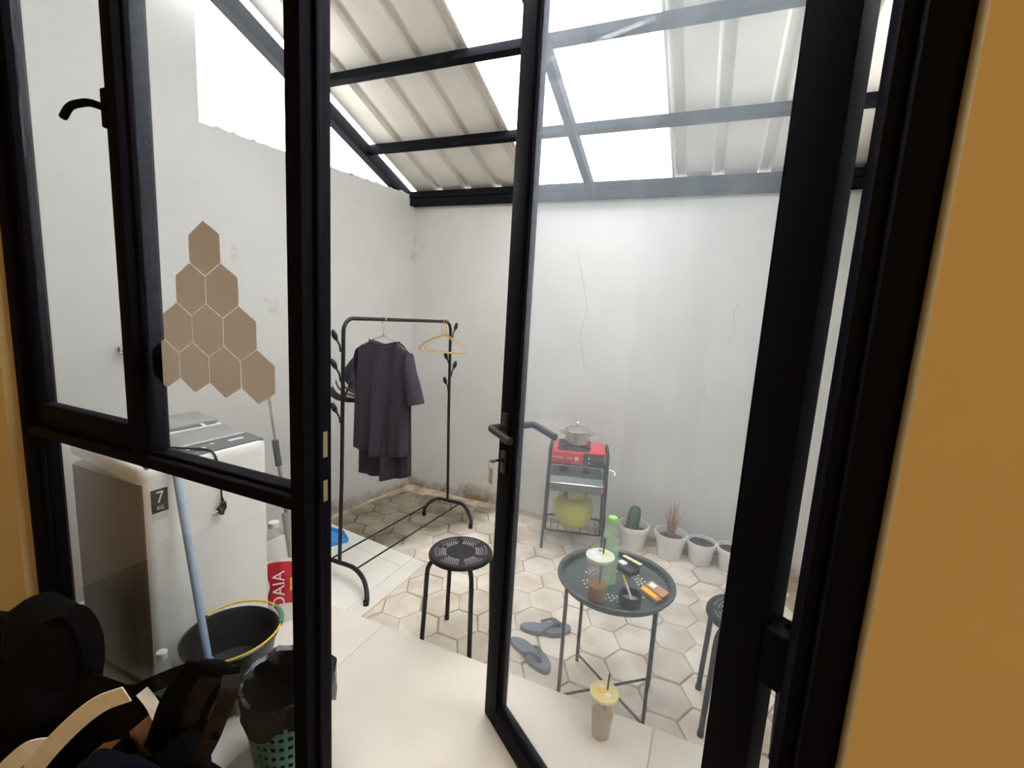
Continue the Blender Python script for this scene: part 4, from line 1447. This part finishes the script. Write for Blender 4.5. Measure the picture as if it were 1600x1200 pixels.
# ------------------------------------------------------------------ plant pots
def plantpot(loc, r, h, soilz, soilm, label, name='plant_pot'):
    t = thing(name, label, 'plant pot', loc, 0, 'white plant pots along the back wall')
    b = MB(); b.lathe([(0, .002), (r * .70, 0), (r * .72, .004), (r * .90, h * .78), (r * .97, h * .80), (r, h * .985), (r * .985, h), (r * .93, h), (r * .91, h * .9), (r * .86, soilz - .01), (0, soilz - .012)], 44, capb=False, capt=False)
    b.build('pot', POTW, t)
    rs = random.Random(int(r * 1e4 + loc[0] * 100))
    b = MB()
    hgt = {}
    def f(u, v):
        a, rr = 2 * pi * u, r * .87 * v
        key = (round(cos(a) * v, 3), round(sin(a) * v, 3))
        z = soilz + (.018 * (1 - v) + rs.uniform(-.006, .008)) if v > 0 else soilz + .018
        return (rr * cos(a), rr * sin(a), z)
    vs = [(0, 0, soilz + .015)]
    fs = []
    for j in range(1, 8):
        for k in range(24):
            a = 2 * pi * k / 24; rr = r * .875 * j / 7
            vs.append((rr * cos(a), rr * sin(a), soilz + .012 * (1 - j / 7) + (rs.uniform(-.005, .01) if j < 7 else 0)))
    fs += [(0, 1 + k, 1 + (k + 1) % 24) for k in range(24)]
    for j in range(6): fs += [(1 + j * 24 + k, 1 + j * 24 + (k + 1) % 24, 25 + j * 24 + (k + 1) % 24, 25 + j * 24 + k) for k in range(24)]
    b.add(vs, fs)
    o = b.build('soil', soilm, t); o['kind'] = 'stuff'
    return t


p1 = plantpot((-.355, 3.135, PZ), .104, .165, .115, SOILB, 'white plant pot with a green cactus beside the stove stand')
b = MB()
n = 60
prof = [(.036, 0), (.038, .03), (.037, .10), (.035, .14), (.028, .165), (.014, .178), (.002, .18)]
vs, fs = [], []
for r, z in prof:
    for k in range(n):
        a = 2 * pi * k / n
        rr = r * (1 + .16 * cos(6 * a))
        vs.append((rr * cos(a) - .012 + z * .08, rr * sin(a), .115 + z))
fs = [(i * n + k, i * n + (k + 1) % n, (i + 1) * n + (k + 1) % n, (i + 1) * n + k) for i in range(len(prof) - 1) for k in range(n)]
fs.append(tuple((len(prof) - 1) * n + k for k in range(n)))
b.add(vs, fs); b.build('cactus', CACT, p1)
p2 = plantpot((-.112, 3.135, PZ), .105, .165, .12, SOILB, 'white plant pot with dry reddish grass between two pots')
b = MB()
rg = random.Random(4)
for k in range(70):
    a = rg.uniform(0, 2 * pi); r0 = rg.uniform(0, .022); ln = rg.uniform(.12, .26)
    sp_ = rg.uniform(.0, .035) if k > 16 else rg.uniform(.05, .11)
    base = Vector((r0 * cos(a), r0 * sin(a), .125))
    dy = -abs(sp_ * sin(a)) * .3 + sp_ * sin(a) * .5
    pp = smoothpath([base, base + Vector((sp_ * .3 * cos(a), dy * .3, ln * .55)), base + Vector((sp_ * cos(a), dy, ln))], 3)
    m_ = len(pp)
    b.tube(pp, [.0022 * (1 - .8 * i / (m_ - 1)) for i in range(m_)], 4)
o = b.build('dry_grass', GRASS, p2); o['kind'] = 'stuff'
plantpot((.080, 3.145, PZ), .092, .15, .130, SOIL, 'white plant pot of bare dark soil, third from the stove stand')
plantpot((.262, 3.145, PZ), .092, .15, .126, SOIL, 'white plant pot of bare dark soil nearest the right wall')

# ================================================================== BAGS INSIDE THE ROOM
bench = thing('bench', 'dark low bench under the bags at the window', 'bench', (-1.46, .36, 0))
b = MB(); b.cbox(-.53, .50, -.26, .26, .30, .335, .006); b.build('seat', BENCH, bench)
for xx in (-.48, .45):
    for yy in (-.21, .21):
        b = MB(); b.cbox(xx - .02, xx + .02, yy - .02, yy + .02, 0, .30, .003); b.build('leg', BENCH, bench)


def blob(b, c, r, seed, nz=14, ns=22, pw=.75, wob=.06):
    rs = random.Random(seed); ph = [rs.uniform(0, 6) for _ in range(6)]
    vs, fs = [], []
    for i in range(nz + 1):
        t = pi * i / nz
        for k in range(ns):
            a = 2 * pi * k / ns
            sg = lambda v: math.copysign(abs(v) ** pw, v)
            w = 1 + wob * (sin(3 * a + ph[0] + 2 * t) + sin(5 * t + ph[1] + a) * .7 + sin(7 * a - 4 * t + ph[2]) * .5)
            vs.append((c[0] + r[0] * sg(cos(a)) * sg(sin(t)) * w, c[1] + r[1] * sg(sin(a)) * sg(sin(t)) * w, c[2] - r[2] * sg(cos(t))))
    for i in range(nz): fs += [(i * ns + k, i * ns + (k + 1) % ns, (i + 1) * ns + (k + 1) % ns, (i + 1) * ns + k) for k in range(ns)]
    b.add(vs, fs)


bp_ = thing('backpack', 'black backpack slumped on the bench at the left of the window', 'backpack', (-1.56, .50, .335))
b = MB(); blob(b, (0, 0, .118), (.27, .10, .118), 2, wob=.05); blob(b, (.13, .03, .20), (.13, .075, .15), 3, wob=.05); b.build('main_compartment', NYLON, bp_)
b = MB(); blob(b, (-.02, -.09, .09), (.17, .045, .08), 6); b.build('front_pocket', NYLON, bp_)
b = MB(); b.ribbon(smoothpath([(.19, .0, .335), (.235, .04, .345), (.265, .055, .27), (.27, .04, .16), (.24, 0, .04)], 5), .045, .006, Vector((0, 1, 0))); b.build('shoulder_strap', NYLON, bp_)
b = MB(); b.cbox(.10, .125, -.085, -.079, .21, .225, .002); b.build('logo_patch', mat('dark_grey_patch', (.05, .05, .06), .6), bp_)
b = MB(); b.ribbon(smoothpath([(.10, -.125, .10), (.15, -.13, .14), (.20, -.125, .15)], 5), .03, .004, Vector((0, .4, 1))); b.build('leather_pull', COPPERC, bp_)

tt = thing('tote_bag', 'black tote bag with cream straps on the bench', 'bag', (-1.12, .43, .335))
b = MB()
b.add([(-.19, -.08, 0), (.13, -.08, 0), (.13, .07, 0), (-.19, .07, 0), (-.22, -.085, .12), (.17, -.085, .23), (.19, .075, .31), (-.06, .075, .27), (-.25, .07, .10)], [(3, 2, 1, 0), (0, 1, 5, 4), (1, 2, 6, 5), (2, 3, 8, 7), (2, 7, 6), (3, 0, 4, 8)])
o = b.build('bag_body', NYLON, tt)
sm = o.modifiers.new('thickness', 'SOLIDIFY'); sm.thickness = .004
sd_ = Vector((.70, .45, -.63))
b = MB(); b.ribbon(smoothpath([(-.04, -.092, .105), (.035, -.085, .198), (.105, -.07, .288), (.160, -.05, .353), (.20, -.03, .390), (.238, -.01, .408)], 6), .032, .003, sd_); b.build('strap', CREAM, tt)
b = MB(); b.ribbon(smoothpath([(-.155, -.096, .04), (-.075, -.09, .140), (-.03, -.08, .195), (.01, -.06, .236), (.045, -.04, .243)], 6), .034, .003, sd_); b.build('strap', CREAM, tt)
b = MB(); b.ribbon(smoothpath([(.165, .05, .335), (.192, .05, .322), (.214, .05, .300)], 5), .020, .003, Vector((.22, .9, .28))); b.build('strap_end', CREAM, tt)

nv = thing('navy_garment', 'folded navy garment heaped in front of the cream strapped tote', 'clothing', (-.835, .365, .337))
b = MB(); blob(b, (-.02, 0, .13), (.13, .045, .13), 12, wob=.05)
blob(b, (.07, .0, .185), (.10, .045, .185), 15, wob=.05); b.build('cloth', NAVY, nv)
b = MB(); blob(b, (.03, .0, .29), (.11, .04, .05), 13, wob=.06); b.build('sleeve', NAVY, nv)

bpz = thing('paper_bag', 'crumpled brown paper bag behind the navy garment', 'paper bag', (-1.0, .475, .336))
b = MB()
rs = random.Random(8)
vs = []
for (z, k) in ((0, 1), (.10, 1.0), (.19, .98), (.245, .95)):
    for x, y in ((-.11, -.025), (-.04, -.03), (.03, -.025), (.09, -.03), (.09, .025), (.03, .03), (-.04, .025), (-.11, .03)):
        vs.append((x * k + rs.uniform(-.006, .006) * (z > 0), y * k + rs.uniform(-.006, .006) * (z > 0), z + (x * .75 - .01 + rs.uniform(-.012, .014) if z > .15 else x * .3 if z > .05 else 0)))
fs = [(i * 8 + k, i * 8 + (k + 1) % 8, (i + 1) * 8 + (k + 1) % 8, (i + 1) * 8 + k) for i in range(3) for k in range(8)] + [tuple(range(7, -1, -1))]
b.add(vs, fs); b.build('paper', BROWNP, bpz)

hb_ = thing('mesh_handbag', 'black mesh handbag with tall loop handles on the bench end', 'bag', (-.84, .46, .336))
b = MB()
b.add([(-.10, -.05, 0), (.05, -.05, 0), (.05, .05, 0), (-.10, .05, 0), (-.09, -.05, .27), (.035, -.045, .32), (.035, .05, .32), (-.09, .05, .27)], [(3, 2, 1, 0), (0, 1, 5, 4), (1, 2, 6, 5), (2, 3, 7, 6), (3, 0, 4, 7)])
o = b.build('bag_body', NYLON, hb_)
sm = o.modifiers.new('thickness', 'SOLIDIFY'); sm.thickness = .004
b = MB(); b.add([(-.012, .042, .392), (.095, .042, .430), (.055, .042, .36), (.035, .042, .30), (-.08, .042, .25)], [(0, 1, 2, 3, 4)])
b.add([(-.012, .045, .392), (.095, .045, .430), (.055, .045, .36), (.035, .045, .30), (-.08, .045, .25)], [(4, 3, 2, 1, 0)]); b.build('mesh_panel', NYLON2, hb_)
W1 = Vector((.62, .75, -.23))
b = MB(); b.ribbon(smoothpath([(.045, .03, .452), (.0, .012, .378), (-.042, .01, .290), (-.083, .01, .20), (-.10, .01, .15)], 6), .036, .005, W1); b.build('strap', NYLON, hb_)
b = MB(); b.tube(smoothpath([(.003, .04, .410), (.035, .04, .430), (.09, .04, .449), (.128, .04, .453)], 5), [.010] * 5 + [.0135] * 6 + [.012] * 5, 10); b.build('grip', NYLON, hb_)
b = MB(); b.ribbon(smoothpath([(.130, .035, .456), (.138, .02, .43), (.112, .02, .376), (.08, .02, .308), (.03, .02, .222)], 6), .030, .004, W1); b.build('strap', NYLON2, hb_)
b = MB(); b.ribbon(smoothpath([(.120, .02, .440), (.088, .02, .393), (.069, .02, .351), (.072, .02, .325), (.105, .02, .335)], 6), .012, .006, Vector((.9, 0, -.4))); b.build('loop', NYLON, hb_)
b = MB(); b.ribbon(smoothpath([(.0, .04, .408), (-.06, .04, .370), (-.135, .04, .320), (-.19, .04, .283), (-.25, .04, .262)], 5), .030, .005, Vector((.46, -.44, -.77))); b.build('shoulder_strap', NYLON, hb_)
b = MB(); b.cbox(.034, .054, -.064, -.058, .309, .314, .001); b.build('metal_tag', CHROME, hb_)
